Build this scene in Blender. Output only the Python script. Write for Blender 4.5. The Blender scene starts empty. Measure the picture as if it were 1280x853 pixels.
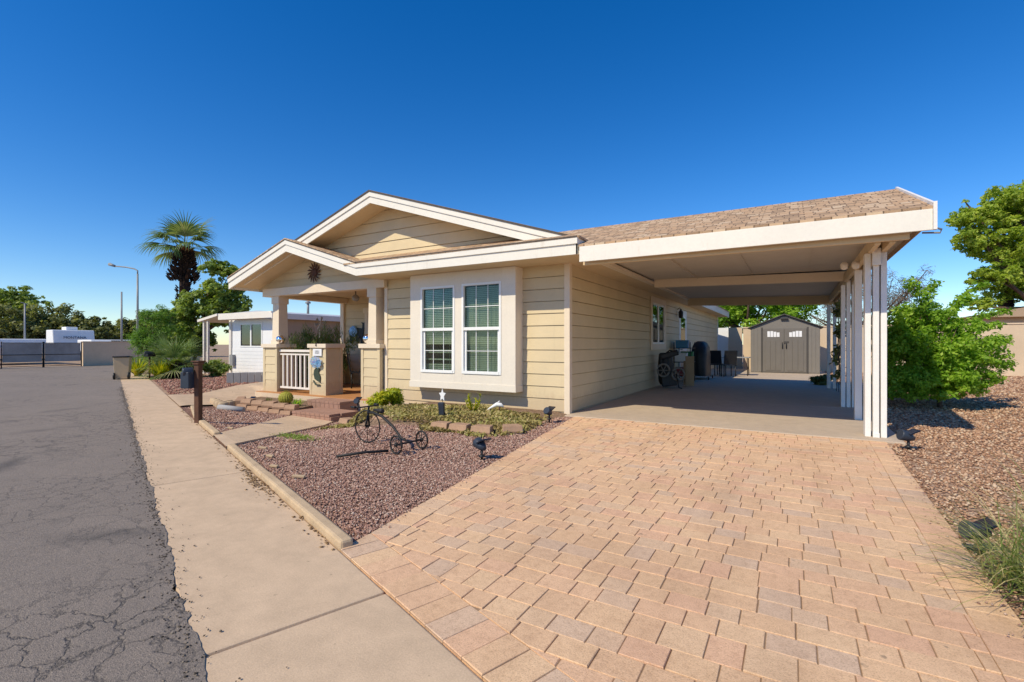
import bpy, bmesh, math, random
import numpy as np
from mathutils import Vector, Matrix
R = math.radians
random.seed(7); rng = np.random.default_rng(7)
C = bpy.context.scene.collection
SC = bpy.context.scene

# ------------------------------------------------------------------ frames
# world: X along the house front (to the right), Y away from the street, origin at the house's right front corner
CAM = (3.437, -7.910, 1.25); YAW = R(30.2); FOC = 603.0
ux, uy = math.cos(YAW), -math.sin(YAW)
vx, vy = math.sin(YAW), math.cos(YAW)
def at(px, py, D):                       # a place D metres in front of the tripod
    X = (px-640)/FOC*D; Z = CAM[2]-(py-430)/FOC*D
    return (CAM[0]+X*math.cos(YAW)-D*math.sin(YAW), CAM[1]+X*math.sin(YAW)+D*math.cos(YAW), Z)
sx, sy = -math.cos(R(20)), math.sin(R(20))   # along the street, away
nx, ny = math.sin(R(20)), math.cos(R(20))    # across the street, towards the house
def ST(a, n): return (a*sx+n*nx, a*sy+n*ny)
def sm(t):
    t = np.clip(t, 0, 1); return t*t*(3-2*t)
def zf(x, y):                            # the yard dips towards the porch steps
    x = np.asarray(x, float); y = np.asarray(y, float)
    n = x*nx+y*ny
    c = lambda t: np.clip(t, 0, 1)
    return -.28*np.minimum(np.minimum(c((n+5.1)/1.93), c((-2.0-x)/2.0)), np.minimum(c((x+10.8)/2.4), c((.6-y)/.5)))
def zg(x, y): return float(zf(x, y))

# ------------------------------------------------------------------ materials
class NT:
    def __init__(s, name):
        s.m = bpy.data.materials.new(name); s.m.use_nodes = True
        s.t = s.m.node_tree; s.b = s.t.nodes['Principled BSDF']; s.out = s.t.nodes['Material Output']
    def n(s, typ, **kw):
        nd = s.t.nodes.new(typ)
        for k, v in kw.items():
            if k in nd.inputs: nd.inputs[k].default_value = v
            else: setattr(nd, k, v)
        return nd
    def l(s, a, b): s.t.links.new(a, b)
    def coord(s, scale=(1,1,1), rot=(0,0,0), kind='Object'):
        tc = s.n('ShaderNodeTexCoord'); mp = s.n('ShaderNodeMapping')
        mp.inputs['Scale'].default_value = scale; mp.inputs['Rotation'].default_value = rot
        s.l(tc.outputs[kind], mp.inputs['Vector']); return mp.outputs['Vector']
    def noise(s, vec, scale, detail=4, rough=.6):
        nd = s.n('ShaderNodeTexNoise'); nd.inputs['Scale'].default_value = scale
        nd.inputs['Detail'].default_value = detail; nd.inputs['Roughness'].default_value = rough
        s.l(vec, nd.inputs['Vector']); return nd
    def ramp(s, fac, stops):
        r = s.n('ShaderNodeValToRGB'); e = r.color_ramp.elements
        while len(e) < len(stops): e.new(.5)
        for i, (p, c) in enumerate(stops):
            e[i].position = p; e[i].color = (*c, 1) if len(c) == 3 else c
        s.l(fac, r.inputs['Fac']); return r.outputs['Color']
    def mix(s, fac, a, b, mode='MIX'):
        m = s.n('ShaderNodeMix', data_type='RGBA', blend_type=mode)
        for sock, v in ((m.inputs[0], fac), (m.inputs[6], a), (m.inputs[7], b)):
            if hasattr(v, 'node'): s.l(v, sock)
            elif isinstance(v, (int, float)): sock.default_value = v
            else: sock.default_value = (*v, 1) if len(v) == 3 else v
        return m.outputs[2]
    def math(s, op, a, b=0.0):
        m = s.n('ShaderNodeMath', operation=op)
        for i, v in enumerate((a, b)):
            if hasattr(v, 'node'): s.l(v, m.inputs[i])
            else: m.inputs[i].default_value = v
        return m.outputs[0]
    def bump(s, h, strength=.3, dist=.01):
        b = s.n('ShaderNodeBump'); b.inputs['Strength'].default_value = strength; b.inputs['Distance'].default_value = dist
        s.l(h, b.inputs['Height']); s.l(b.outputs['Normal'], s.b.inputs['Normal'])
    def col(s, c):
        if hasattr(c, 'node'): s.l(c, s.b.inputs['Base Color'])
        else: s.b.inputs['Base Color'].default_value = (*c, 1)

def paint(name, c, rough=.6, var=.12, scale=3, bump=.0, metal=0, spec=.35, dirt=None):
    n = NT(name); v = n.coord()
    a = n.noise(v, scale, 6, .65); f = n.noise(v, scale*14, 3, .6)
    lo = tuple(x*(1-var) for x in c); hi = tuple(min(1, x*(1+var*.6)) for x in c)
    cc = n.ramp(a.outputs['Fac'], [(.3, lo), (.7, hi)])
    cc = n.mix(.10, cc, n.ramp(f.outputs['Fac'], [(.35, tuple(x*.6 for x in c)), (.65, c)]))
    if dirt:
        d = n.noise(n.coord((1,1,.25)), 5, 6, .7)
        cc = n.mix(n.ramp(d.outputs['Fac'], [(.58, (0,0,0)), (.75, (.45,.45,.45))]), cc, dirt)
    n.col(cc); n.b.inputs['Roughness'].default_value = rough; n.b.inputs['Metallic'].default_value = metal
    n.b.inputs['Specular IOR Level'].default_value = spec
    if bump: n.bump(f.outputs['Fac'], bump, .004)
    return n.m

def mat_siding(name, c):
    n = NT(name); v = n.coord()
    g = n.noise(n.coord((2.5,2.5,60)), 3, 5, .7)       # wood grain runs along the boards
    a = n.noise(v, 1.3, 5, .6)
    cc = n.ramp(a.outputs['Fac'], [(.3, tuple(x*.9 for x in c)), (.7, tuple(x*1.05 for x in c))])
    cc = n.mix(.18, cc, n.ramp(g.outputs['Fac'], [(.35, tuple(x*.7 for x in c)), (.62, c)]))
    tc = n.n('ShaderNodeTexCoord'); sp = n.n('ShaderNodeSeparateXYZ'); n.l(tc.outputs['Object'], sp.inputs[0])
    dn = n.noise(n.coord((6,6,1.5)), 3, 5, .7)
    low = n.math('MULTIPLY', n.ramp(n.math('ADD', n.math('MULTIPLY', sp.outputs[2], .9), n.math('MULTIPLY', dn.outputs['Fac'], -.35)), [(0, (1,1,1)), (.16, (0,0,0))]), .32)
    cc = n.mix(low, cc, (.36,.24,.15))
    st = n.noise(n.coord((9,9,.5)), 2.2, 4, .6)
    cc = n.mix(n.math('MULTIPLY', n.ramp(st.outputs['Fac'], [(.6, (0,0,0)), (.8, (1,1,1))]), .22), cc, tuple(x*.62 for x in c))
    n.col(cc); n.b.inputs['Roughness'].default_value = .62; n.b.inputs['Specular IOR Level'].default_value = .3
    n.bump(g.outputs['Fac'], .22, .004); return n.m

def mat_shingle(name, rot, cols):
    n = NT(name); v = n.coord(rot=(0,0,rot))
    b = n.n('ShaderNodeTexBrick'); n.l(v, b.inputs['Vector'])
    b.offset = .37; b.offset_frequency = 2; b.squash = .75; b.squash_frequency = 3
    b.inputs['Scale'].default_value = 1; b.inputs['Brick Width'].default_value = .17; b.inputs['Row Height'].default_value = .115
    b.inputs['Mortar Size'].default_value = .008; b.inputs['Mortar Smooth'].default_value = .3; b.inputs['Bias'].default_value = 0
    b.inputs['Color1'].default_value = (0,0,0,1); b.inputs['Color2'].default_value = (1,1,1,1); b.inputs['Mortar'].default_value = (.5,.5,.5,1)
    cc = n.ramp(b.outputs['Color'], [(0, cols[0]), (.35, cols[1]), (.65, cols[2]), (1, cols[3])])
    g = n.noise(v, 90, 3, .7)
    cc = n.mix(.35, cc, n.ramp(g.outputs['Fac'], [(.3, tuple(x*.45 for x in cols[1])), (.7, tuple(min(1,x*1.3) for x in cols[1]))]))
    cc = n.mix(n.math('MULTIPLY', b.outputs['Fac'], .75), cc, tuple(x*.25 for x in cols[0]))  # shadow lines between the shingles, painted dark into the colour
    n.col(cc); n.b.inputs['Roughness'].default_value = .92
    h = n.math('ADD', n.math('MULTIPLY', b.outputs['Fac'], -1.0), n.math('MULTIPLY', g.outputs['Fac'], .35))
    n.bump(h, .7, .012); return n.m

def mat_concrete(name, c, stain=.35, crack=False):
    n = NT(name); v = n.coord()
    big = n.noise(v, .7, 6, .65); mid = n.noise(v, 5, 6, .7); fine = n.noise(v, 120, 3, .7); spot = n.noise(v, 17, 4, .55)
    cc = n.ramp(big.outputs['Fac'], [(.3, tuple(x*.84 for x in c)), (.7, tuple(x*1.08 for x in c))])
    cc = n.mix(stain, cc, n.ramp(mid.outputs['Fac'], [(.35, tuple(x*.62 for x in c)), (.65, tuple(min(1,x*1.08) for x in c))]))
    cc = n.mix(.22, cc, n.ramp(fine.outputs['Fac'], [(.3, tuple(x*.4 for x in c)), (.7, tuple(min(1,x*1.3) for x in c))]))
    cc = n.mix(n.ramp(spot.outputs['Fac'], [(.68, (0,0,0)), (.74, (.55,.55,.55))]), cc, tuple(x*.35 for x in c))
    n.col(cc); n.b.inputs['Roughness'].default_value = .88; n.b.inputs['Specular IOR Level'].default_value = .25
    n.bump(n.math('ADD', fine.outputs['Fac'], mid.outputs['Fac']), .35, .004); return n.m

def mat_asphalt():
    n = NT('asphalt'); v = n.coord()
    big = n.noise(v, .45, 6, .65); mid = n.noise(v, 3.2, 6, .7); fine = n.noise(v, 210, 2, .8); ag = n.noise(v, 70, 2, .6)
    cc = n.ramp(big.outputs['Fac'], [(.3, (.165,.145,.128)), (.7, (.33,.275,.228))])
    cc = n.mix(.45, cc, n.ramp(mid.outputs['Fac'], [(.35, (.13,.115,.105)), (.7, (.36,.29,.235))]))
    cc = n.mix(.35, cc, n.ramp(ag.outputs['Fac'], [(.35, (.08,.066,.055)), (.6, (.36,.29,.23))]))
    cc = n.mix(.5, cc, n.ramp(fine.outputs['Fac'], [(.36, (.07,.062,.056)), (.5, (.26,.216,.175)), (.72, (.62,.50,.39))]))
    # alligator cracks and the darker crack-filler that follows a few of them
    wv = n.n('ShaderNodeMix', data_type='VECTOR'); wv.inputs[0].default_value = .26
    wn = n.noise(v, 3.2, 5, .65); n.l(v, wv.inputs[4]); n.l(wn.outputs['Color'], wv.inputs[5])
    vo = n.n('ShaderNodeTexVoronoi', feature='DISTANCE_TO_EDGE'); vo.inputs['Scale'].default_value = 6.2; n.l(wv.outputs[1], vo.inputs['Vector'])
    cr = n.ramp(vo.outputs['Distance'], [(0, (1,1,1)), (.025, (.4,.4,.4)), (.06, (0,0,0))])
    msk = n.ramp(n.noise(v, .55, 3, .5).outputs['Fac'], [(.40, (0,0,0)), (.68, (.7,.7,.7))])
    cc = n.mix(n.math('MULTIPLY', cr, msk), cc, (.04,.036,.033))
    vo2 = n.n('ShaderNodeTexVoronoi', feature='DISTANCE_TO_EDGE'); vo2.inputs['Scale'].default_value = .55; n.l(wv.outputs[1], vo2.inputs['Vector'])
    tar = n.ramp(vo2.outputs['Distance'], [(.0, (1,1,1)), (.06, (0,0,0))])
    tm = n.ramp(n.noise(v, .9, 2, .5).outputs['Fac'], [(.54, (0,0,0)), (.72, (.6,.6,.6))])
    cc = n.mix(n.math('MULTIPLY', tar, tm), cc, (.05,.048,.047))
    n.col(cc); n.b.inputs['Roughness'].default_value = .85; n.b.inputs['Specular IOR Level'].default_value = .3
    n.bump(n.math('SUBTRACT', n.math('ADD', fine.outputs['Fac'], ag.outputs['Fac']), n.math('MULTIPLY', n.math('MULTIPLY', cr, msk), 1.5)), .7, .008)
    return n.m

def mat_attr(name, stops, rough=.85, noise=.25, nscale=60, trans=0, spec=.2, bump=.3):
    """colour from a per-piece random attribute 'rnd'"""
    n = NT(name); a = n.n('ShaderNodeAttribute', attribute_name='rnd')
    cc = n.ramp(a.outputs['Fac'], stops)
    if noise:
        g = n.noise(n.coord(), nscale, 4, .7)
        cc = n.mix(noise, cc, n.mix(1.0, cc, n.ramp(g.outputs['Fac'], [(.3, (.35,.35,.35)), (.7, (1,1,1))]), 'MULTIPLY'))
        if bump: n.bump(g.outputs['Fac'], bump, .004)
    n.col(cc); n.b.inputs['Roughness'].default_value = rough; n.b.inputs['Specular IOR Level'].default_value = spec
    if trans:
        t = n.n('ShaderNodeBsdfTranslucent'); n.l(n.mix(1.0, cc, (1.25,1.3,.55), 'MULTIPLY'), t.inputs['Color'])
        ms = n.n('ShaderNodeMixShader'); ms.inputs[0].default_value = trans
        n.l(n.b.outputs[0], ms.inputs[1]); n.l(t.outputs[0], ms.inputs[2]); n.l(ms.outputs[0], n.out.inputs['Surface'])
    return n.m

def mat_ground(name, c1, c2, c3, scale):
    n = NT(name); v = n.coord()
    vo = n.n('ShaderNodeTexVoronoi'); vo.inputs['Scale'].default_value = scale; n.l(v, vo.inputs['Vector'])
    cc = n.ramp(n.n('ShaderNodeSeparateColor').outputs[0], [(0, c1), (1, c3)])
    sp = n.n('ShaderNodeSeparateColor'); n.l(vo.outputs['Color'], sp.inputs[0])
    cc = n.ramp(sp.outputs[0], [(0, c1), (.55, c2), (1, c3)])
    big = n.noise(v, .8, 5, .6)
    cc = n.mix(.5, cc, n.mix(1.0, cc, n.ramp(big.outputs['Fac'], [(.3, (.6,.58,.55)), (.7, (1,1,1))]), 'MULTIPLY'))
    n.col(cc); n.b.inputs['Roughness'].default_value = .95; n.b.inputs['Specular IOR Level'].default_value = .15
    n.bump(vo.outputs['Distance'], .8, .02); return n.m

def mat_glass(name, tint, refl=.12):
    n = NT(name)
    t = n.n('ShaderNodeBsdfTransparent'); t.inputs[0].default_value = (*tint, 1)
    g = n.n('ShaderNodeBsdfGlossy'); g.inputs['Roughness'].default_value = .02; g.inputs[0].default_value = (.85,.9,.9,1)
    fr = n.n('ShaderNodeFresnel'); fr.inputs[0].default_value = 1.5
    f = n.math('ADD', n.math('MULTIPLY', fr.outputs[0], .55), refl)
    ms = n.n('ShaderNodeMixShader'); n.l(f, ms.inputs[0]); n.l(t.outputs[0], ms.inputs[1]); n.l(g.outputs[0], ms.inputs[2])
    n.l(ms.outputs[0], n.out.inputs['Surface']); return n.m

M = {}
M['siding'] = mat_siding('cream_siding', (.68,.555,.35))
M['trim'] = paint('cream_trim', (.78,.66,.50), .55, .06, 2, .05)
M['fascia'] = paint('white_fascia', (.83,.785,.69), .5, .05, 2, .05, dirt=(.6,.5,.38))
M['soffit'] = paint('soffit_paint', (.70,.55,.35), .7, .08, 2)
M['bay'] = paint('bay_boards', (.79,.715,.60), .55, .05, 2, .06)
M['vinyl'] = paint('white_vinyl', (.86,.86,.84), .35, .03, 2)
M['shingle_y'] = mat_shingle('shingle_front', 0, [(.24,.155,.095), (.50,.335,.20), (.60,.375,.21), (.72,.565,.39)])
M['shingle_x'] = mat_shingle('shingle_side', R(90), [(.24,.155,.095), (.50,.335,.20), (.60,.375,.21), (.72,.565,.39)])
M['drip'] = paint('shingle_edge', (.10,.08,.065), .8, .2, 20)
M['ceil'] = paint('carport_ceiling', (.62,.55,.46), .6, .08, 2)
M['post'] = paint('white_post', (.84,.81,.76), .5, .06, 4, .1, dirt=(.5,.44,.38))
M['glass'] = mat_glass('window_glass', (.78,.84,.78), .0)
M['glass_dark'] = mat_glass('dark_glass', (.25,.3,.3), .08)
M['blind'] = paint('blind_slat', (.70,.70,.60), .6, .1, 3)
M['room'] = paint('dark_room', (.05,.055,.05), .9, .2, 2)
M['black'] = paint('black_plastic', (.02,.02,.022), .45, .3, 8)
M['iron'] = paint('black_iron', (.022,.02,.02), .55, .4, 30, .3)
M['rust'] = paint('rusty_metal', (.10,.045,.03), .7, .4, 20, .3)
M['wood'] = paint('brown_wood', (.115,.052,.03), .75, .35, 9, .4)
M['timber'] = mat_concrete('timber_kerb', (.58,.43,.27), .65)
M['walk'] = mat_concrete('sidewalk_concrete', (.66,.485,.32), .45)
M['slab'] = mat_concrete('slab_concrete', (.55,.44,.33), .35)
M['step'] = mat_concrete('step_brick', (.40,.235,.17), .4)
M['asphalt'] = mat_asphalt()
def mat_paver():
    n = NT('paver'); a = n.n('ShaderNodeAttribute', attribute_name='rnd'); v = n.coord()
    cc = n.ramp(a.outputs['Fac'], [(0, (.77,.495,.295)), (.28, (.81,.535,.315)), (.5, (.79,.485,.305)), (.72, (.82,.55,.325)), (.92, (.71,.50,.34)), (1, (.77,.51,.315))])
    f1 = n.noise(v, 150, 3, .75); f2 = n.noise(v, 22, 5, .65); big = n.noise(v, .9, 5, .6); sp = n.noise(v, 11, 3, .5); ty = n.noise(n.coord((1.6,.22,1)), 1.6, 4, .6)
    mul = lambda fac, nd, lo, hi, dark: n.mix(fac, cc, n.mix(1.0, cc, n.ramp(nd.outputs['Fac'], [(lo, dark), (hi, (1,1,1))]), 'MULTIPLY'))
    cc = mul(.7, f1, .30, .52, (.5,.48,.46)); cc = mul(.45, f2, .28, .55, (.66,.62,.6)); cc = mul(.7, big, .28, .55, (.8,.78,.77)); cc = mul(.45, ty, .33, .5, (.76,.74,.73))
    cc = n.mix(n.ramp(sp.outputs['Fac'], [(.70, (0,0,0)), (.75, (.6,.6,.6))]), cc, (.16,.12,.09))
    n.col(cc); n.b.inputs['Roughness'].default_value = .88; n.b.inputs['Specular IOR Level'].default_value = .22
    n.bump(n.math('ADD', f1.outputs['Fac'], f2.outputs['Fac']), .55, .005); return n.m
M['paver'] = mat_paver()
M['joint'] = paint('joint_sand', (.33,.22,.135), .95, .3, 20)
M['gravel'] = mat_attr('red_gravel', [(0, (.22,.12,.09)), (.35, (.40,.225,.17)), (.7, (.52,.32,.24)), (.92, (.60,.43,.33)), (1, (.76,.62,.50))], .9, .3, 90)
M['gravel_tan'] = mat_attr('tan_gravel', [(0, (.27,.14,.085)), (.35, (.46,.265,.16)), (.7, (.57,.355,.22)), (1, (.72,.55,.38))], .9, .3, 90)
M['gravel_pink'] = mat_attr('pink_gravel', [(0, (.24,.10,.075)), (.5, (.42,.21,.15)), (1, (.58,.36,.27))], .9, .3, 90)
M['bed'] = mat_ground('gravel_base', (.14,.08,.06), (.28,.16,.12), (.44,.28,.21), 46)
M['bed_tan'] = mat_ground('gravel_base_tan', (.26,.15,.10), (.46,.30,.20), (.62,.46,.33), 30)
M['dirt'] = mat_ground('desert_dirt', (.34,.24,.16), (.44,.31,.21), (.5,.37,.27), 8)
M['stucco'] = mat_concrete('tan_stucco', (.68,.53,.37), .15)
M['tanwall'] = mat_concrete('pinkish_wall', (.74,.56,.385), .25)
M['greywall'] = mat_concrete('grey_block', (.42,.41,.40), .25)
M['block'] = mat_concrete('retaining_block', (.46,.29,.185), .6)
M['shed'] = paint('shed_plastic', (.205,.185,.16), .6, .07, 3, .1)
M['shed_door'] = paint('shed_door_plastic', (.165,.148,.128), .6, .07, 3, .1)
M['shed_trim'] = paint('shed_trim', (.075,.068,.062), .6, .1, 3)
M['white'] = paint('white_paint', (.82,.82,.82), .5, .05, 2)
M['offwhite'] = paint('offwhite_paint', (.80,.74,.66), .55, .06, 2)
M['roofmetal'] = paint('pale_metal_roof', (.62,.62,.62), .45, .08, 2)
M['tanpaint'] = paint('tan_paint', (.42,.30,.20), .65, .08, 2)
M['bin'] = paint('tan_plastic', (.58,.43,.26), .5, .08, 3)
M['steel'] = paint('galvanised_steel', (.30,.30,.30), .4, .1, 6, metal=.0)
M['chrome'] = paint('mirror_ball', (.85,.85,.85), .06, .02, 3, metal=1)
M['mesh_shade'] = paint('gate_screen', (.40,.35,.32), .9, .3, 1.2)
M['card'] = paint('cardboard', (.42,.30,.18), .85, .1, 4)
M['blue'] = paint('blue_plastic', (.05,.22,.42), .5, .1, 3)
M['green'] = paint('green_plastic', (.03,.25,.10), .5, .1, 3)
M['red'] = paint('dull_red_plastic', (.28,.05,.06), .5, .1, 3)
M['skyblue'] = paint('pale_blue_enamel', (.27,.52,.85), .4, .08, 6)
M['flower'] = mat_attr('blue_petals', [(0, (.08,.18,.42)), (.5, (.22,.5,.68)), (1, (.34,.28,.6))], .6, 0)
M['moss'] = paint('dark_green_paint', (.05,.07,.045), .6, .3, 10)
M['porchfloor'] = paint('terracotta_floor', (.50,.235,.09), .6, .12, 4)
M['bluelamp'] = paint('slate_lamp_body', (.035,.045,.065), .4, .2, 8)
M['solar'] = paint('solar_panel', (.012,.016,.03), .15, .1, 8, spec=.6)
M['bark'] = paint('bark', (.13,.085,.06), .9, .4, 12, .8)
M['palmtrunk'] = mat_attr('palm_boots', [(0, (.02,.013,.01)), (.5, (.05,.028,.02)), (.85, (.10,.045,.022)), (1, (.30,.10,.03))], .85, .3, 20)
def leaf(name, a, b, c, tr=.35): return mat_attr(name, [(0, a), (.5, b), (1, c)], .55, 0, trans=tr, spec=.35)
M['leaf_bright'] = leaf('bright_leaves', (.13,.26,.02), (.26,.45,.035), (.46,.62,.09), .48)
M['leaf_mid'] = leaf('mid_leaves', (.12,.19,.035), (.25,.34,.07), (.46,.52,.16), .45)
M['leaf_dark'] = leaf('olive_leaves', (.10,.115,.04), (.20,.22,.08), (.34,.34,.13), .42)
M['leaf_fine'] = leaf('feather_leaves', (.08,.19,.025), (.16,.31,.05), (.27,.43,.09))
M['leaf_tree'] = leaf('tree_leaves', (.19,.28,.035), (.36,.47,.06), (.58,.63,.14), .52)
M['leaf_dry'] = leaf('dry_twigs', (.10,.065,.045), (.17,.12,.085), (.22,.18,.12), .1)
M['leaf_grey'] = leaf('sage_leaves', (.07,.13,.025), (.15,.22,.05), (.27,.32,.1), .3)
M['leaf_yellow'] = leaf('yellow_leaves', (.16,.24,.01), (.42,.46,.02), (.6,.52,.03))
M['frond'] = mat_attr('palm_frond', [(0, (.06,.12,.03)), (.5, (.15,.23,.065)), (.85, (.32,.37,.15)), (1, (.52,.48,.27))], .5, 0, trans=.3, spec=.4)
M['grass'] = mat_attr('bunch_grass', [(0, (.12,.18,.035)), (.5, (.27,.34,.09)), (.8, (.46,.46,.19)), (1, (.6,.47,.26))], .6, 0, trans=.3)
M['cover'] = mat_attr('ground_cover_leaf', [(0, (.22,.165,.07)), (.4, (.42,.33,.13)), (.75, (.36,.35,.11)), (1, (.55,.43,.23))], .7, 0, trans=.2)
M['cactus'] = paint('barrel_cactus', (.34,.32,.04), .7, .25, 14)
M['soil'] = mat_ground('soil', (.17,.11,.07), (.27,.18,.12), (.36,.25,.17), 30)

# ------------------------------------------------------------------ mesh builder
class MB:
    def __init__(s): s.v = []; s.f = []; s.sm = []; s.mi = []; s.rnd = []
    def add(s, vs, fs, smooth=False, mi=0, rnd=None):
        o = len(s.v); s.v += [tuple(p) for p in vs]
        r = random.random() if rnd is None else rnd
        s.rnd += [r]*len(vs)
        for f in fs: s.f.append([i+o for i in f]); s.sm.append(smooth); s.mi.append(mi)
        return s
    def box(s, x0, y0, z0, x1, y1, z1, mi=0, rnd=None):
        vs = [(x, y, z) for z in (z0, z1) for y in (y0, y1) for x in (x0, x1)]
        return s.add(vs, [(0,2,3,1),(4,5,7,6),(0,1,5,4),(2,6,7,3),(0,4,6,2),(1,3,7,5)], mi=mi, rnd=rnd)
    def obox(s, c, size, rot=(0,0,0), mi=0, taper=1.0):
        m = Matrix.Rotation(rot[2],3,'Z') @ Matrix.Rotation(rot[1],3,'Y') @ Matrix.Rotation(rot[0],3,'X')
        vs = []
        for z in (-.5,.5):
            k = taper if z > 0 else 1
            for y in (-.5,.5):
                for x in (-.5,.5): vs.append(Vector(c)+m@Vector((x*size[0]*k, y*size[1]*k, z*size[2])))
        return s.add(vs, [(0,2,3,1),(4,5,7,6),(0,1,5,4),(2,6,7,3),(0,4,6,2),(1,3,7,5)], mi=mi)
    def prism(s, poly, d, mi=0, rnd=None):             # poly: 3D planar loop, d: extrusion vector
        n = len(poly); vs = [Vector(p) for p in poly]+[Vector(p)+Vector(d) for p in poly]
        fs = [tuple(range(n))[::-1], tuple(range(n, 2*n))]+[(i, (i+1)%n, n+(i+1)%n, n+i) for i in range(n)]
        return s.add(vs, fs, mi=mi, rnd=rnd)
    def tube(s, pts, r, k=8, mi=0, closed=False, rnd=None):
        pts = [Vector(p) for p in pts]; n = len(pts); vs = []; fs = []
        rs = r if isinstance(r, (list, tuple)) else [r]*n
        for i, p in enumerate(pts):
            if closed: t = (pts[(i+1)%n]-pts[i-1])
            else: t = pts[min(i+1, n-1)]-pts[max(i-1, 0)]
            t = t.normalized() if t.length > 1e-9 else Vector((0,0,1))
            a = t.cross(Vector((0,0,1)) if abs(t.z) < .95 else Vector((1,0,0))).normalized(); b = t.cross(a)
            for j in range(k):
                w = 2*math.pi*j/k; vs.append(p+(a*math.cos(w)+b*math.sin(w))*rs[i])
        m = n if closed else n-1
        for i in range(m):
            for j in range(k):
                i2 = (i+1)%n; fs.append((i*k+j, i*k+(j+1)%k, i2*k+(j+1)%k, i2*k+j))
        s.add(vs, fs, True, mi, rnd)
        if not closed:
            s.f.append([len(s.v)-n*k+j for j in range(k)][::-1]); s.sm.append(False); s.mi.append(mi)
            s.f.append([len(s.v)-k+j for j in range(k)]); s.sm.append(False); s.mi.append(mi)
        return s
    def lathe(s, c, prof, k=20, axis='Z', mi=0, sq=(1,1)):
        vs = []; fs = []
        for (r, h) in prof:
            for j in range(k):
                w = 2*math.pi*j/k; a, b = r*math.cos(w)*sq[0], r*math.sin(w)*sq[1]
                p = (a, b, h) if axis == 'Z' else ((h, a, b) if axis == 'X' else (a, h, b))
                vs.append((c[0]+p[0], c[1]+p[1], c[2]+p[2]))
        for i in range(len(prof)-1):
            for j in range(k): fs.append((i*k+j, i*k+(j+1)%k, (i+1)*k+(j+1)%k, (i+1)*k+j))
        fs.append(tuple(range(k))[::-1]); fs.append(tuple(range((len(prof)-1)*k, len(prof)*k)))
        return s.add(vs, fs, True, mi)
    def build(s, name, mat, parent=None, bevel=0, loc=None):
        me = bpy.data.meshes.new(name)
        loc = Vector(loc) if loc is not None else Vector((0,0,0))
        if loc.length: s.v = [tuple(Vector(p)-loc) for p in s.v]
        me.from_pydata(s.v, [], s.f)
        for m in (mat if isinstance(mat, (list, tuple)) else [mat]): me.materials.append(m)
        me.polygons.foreach_set('use_smooth', s.sm); me.polygons.foreach_set('material_index', s.mi)
        at_ = me.attributes.new('rnd', 'FLOAT', 'POINT'); at_.data.foreach_set('value', s.rnd)
        me.update()
        o = bpy.data.objects.new(name, me); C.objects.link(o); o.location = loc
        if parent: 
            o.parent = parent
            top = parent
            off = Vector((0,0,0))
            while top: off += top.location; top = top.parent
            o.location = loc-off
        if bevel:
            b = o.modifiers.new('edge', 'BEVEL'); b.width = bevel; b.segments = 2; b.limit_method = 'ANGLE'; b.angle_limit = R(40)
        return o

def np_mesh(name, V, F, rnd, mat, parent=None, loc=(0,0,0), smooth=False):
    """V (n,3), F (m,k) constant k, rnd per vertex"""
    me = bpy.data.meshes.new(name); V = np.asarray(V, np.float32)-np.asarray(loc, np.float32); F = np.asarray(F, np.int32)
    me.vertices.add(len(V)); me.vertices.foreach_set('co', V.ravel())
    me.loops.add(F.size); me.loops.foreach_set('vertex_index', F.ravel())
    me.polygons.add(len(F)); me.polygons.foreach_set('loop_start', np.arange(len(F), dtype=np.int32)*F.shape[1])
    if smooth: me.polygons.foreach_set('use_smooth', np.ones(len(F), bool))
    me.update(calc_edges=True); me.validate()
    a = me.attributes.new('rnd', 'FLOAT', 'POINT'); a.data.foreach_set('value', np.asarray(rnd, np.float32))
    me.materials.append(mat)
    o = bpy.data.objects.new(name, me); C.objects.link(o); o.location = loc
    if parent:
        o.parent = parent; off = Vector((0,0,0)); t = parent
        while t: off += t.location; t = t.parent
        o.location = Vector(loc)-off
    return o

def tag(o, label, cat, group=None):
    o['label'] = label; o['category'] = cat
    if group: o['group'] = group
    return o
def thing(name, label, cat, loc=(0,0,0), group=None):
    o = bpy.data.objects.new(name, None); C.objects.link(o); o.location = loc; o.empty_display_size = .1
    return tag(o, label, cat, group)
def struct(o, kind='structure'): o['kind'] = kind; return o
def dup(root, loc, rotz=0, label=None):
    r = root.copy(); C.objects.link(r); r.location = loc; r.rotation_euler = (0,0,rotz)
    if label: r['label'] = label
    for ch in list(root.children):
        c = ch.copy(); C.objects.link(c); c.parent = r
        for g in ch.children:
            d = g.copy(); C.objects.link(d); d.parent = c
    return r

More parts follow.
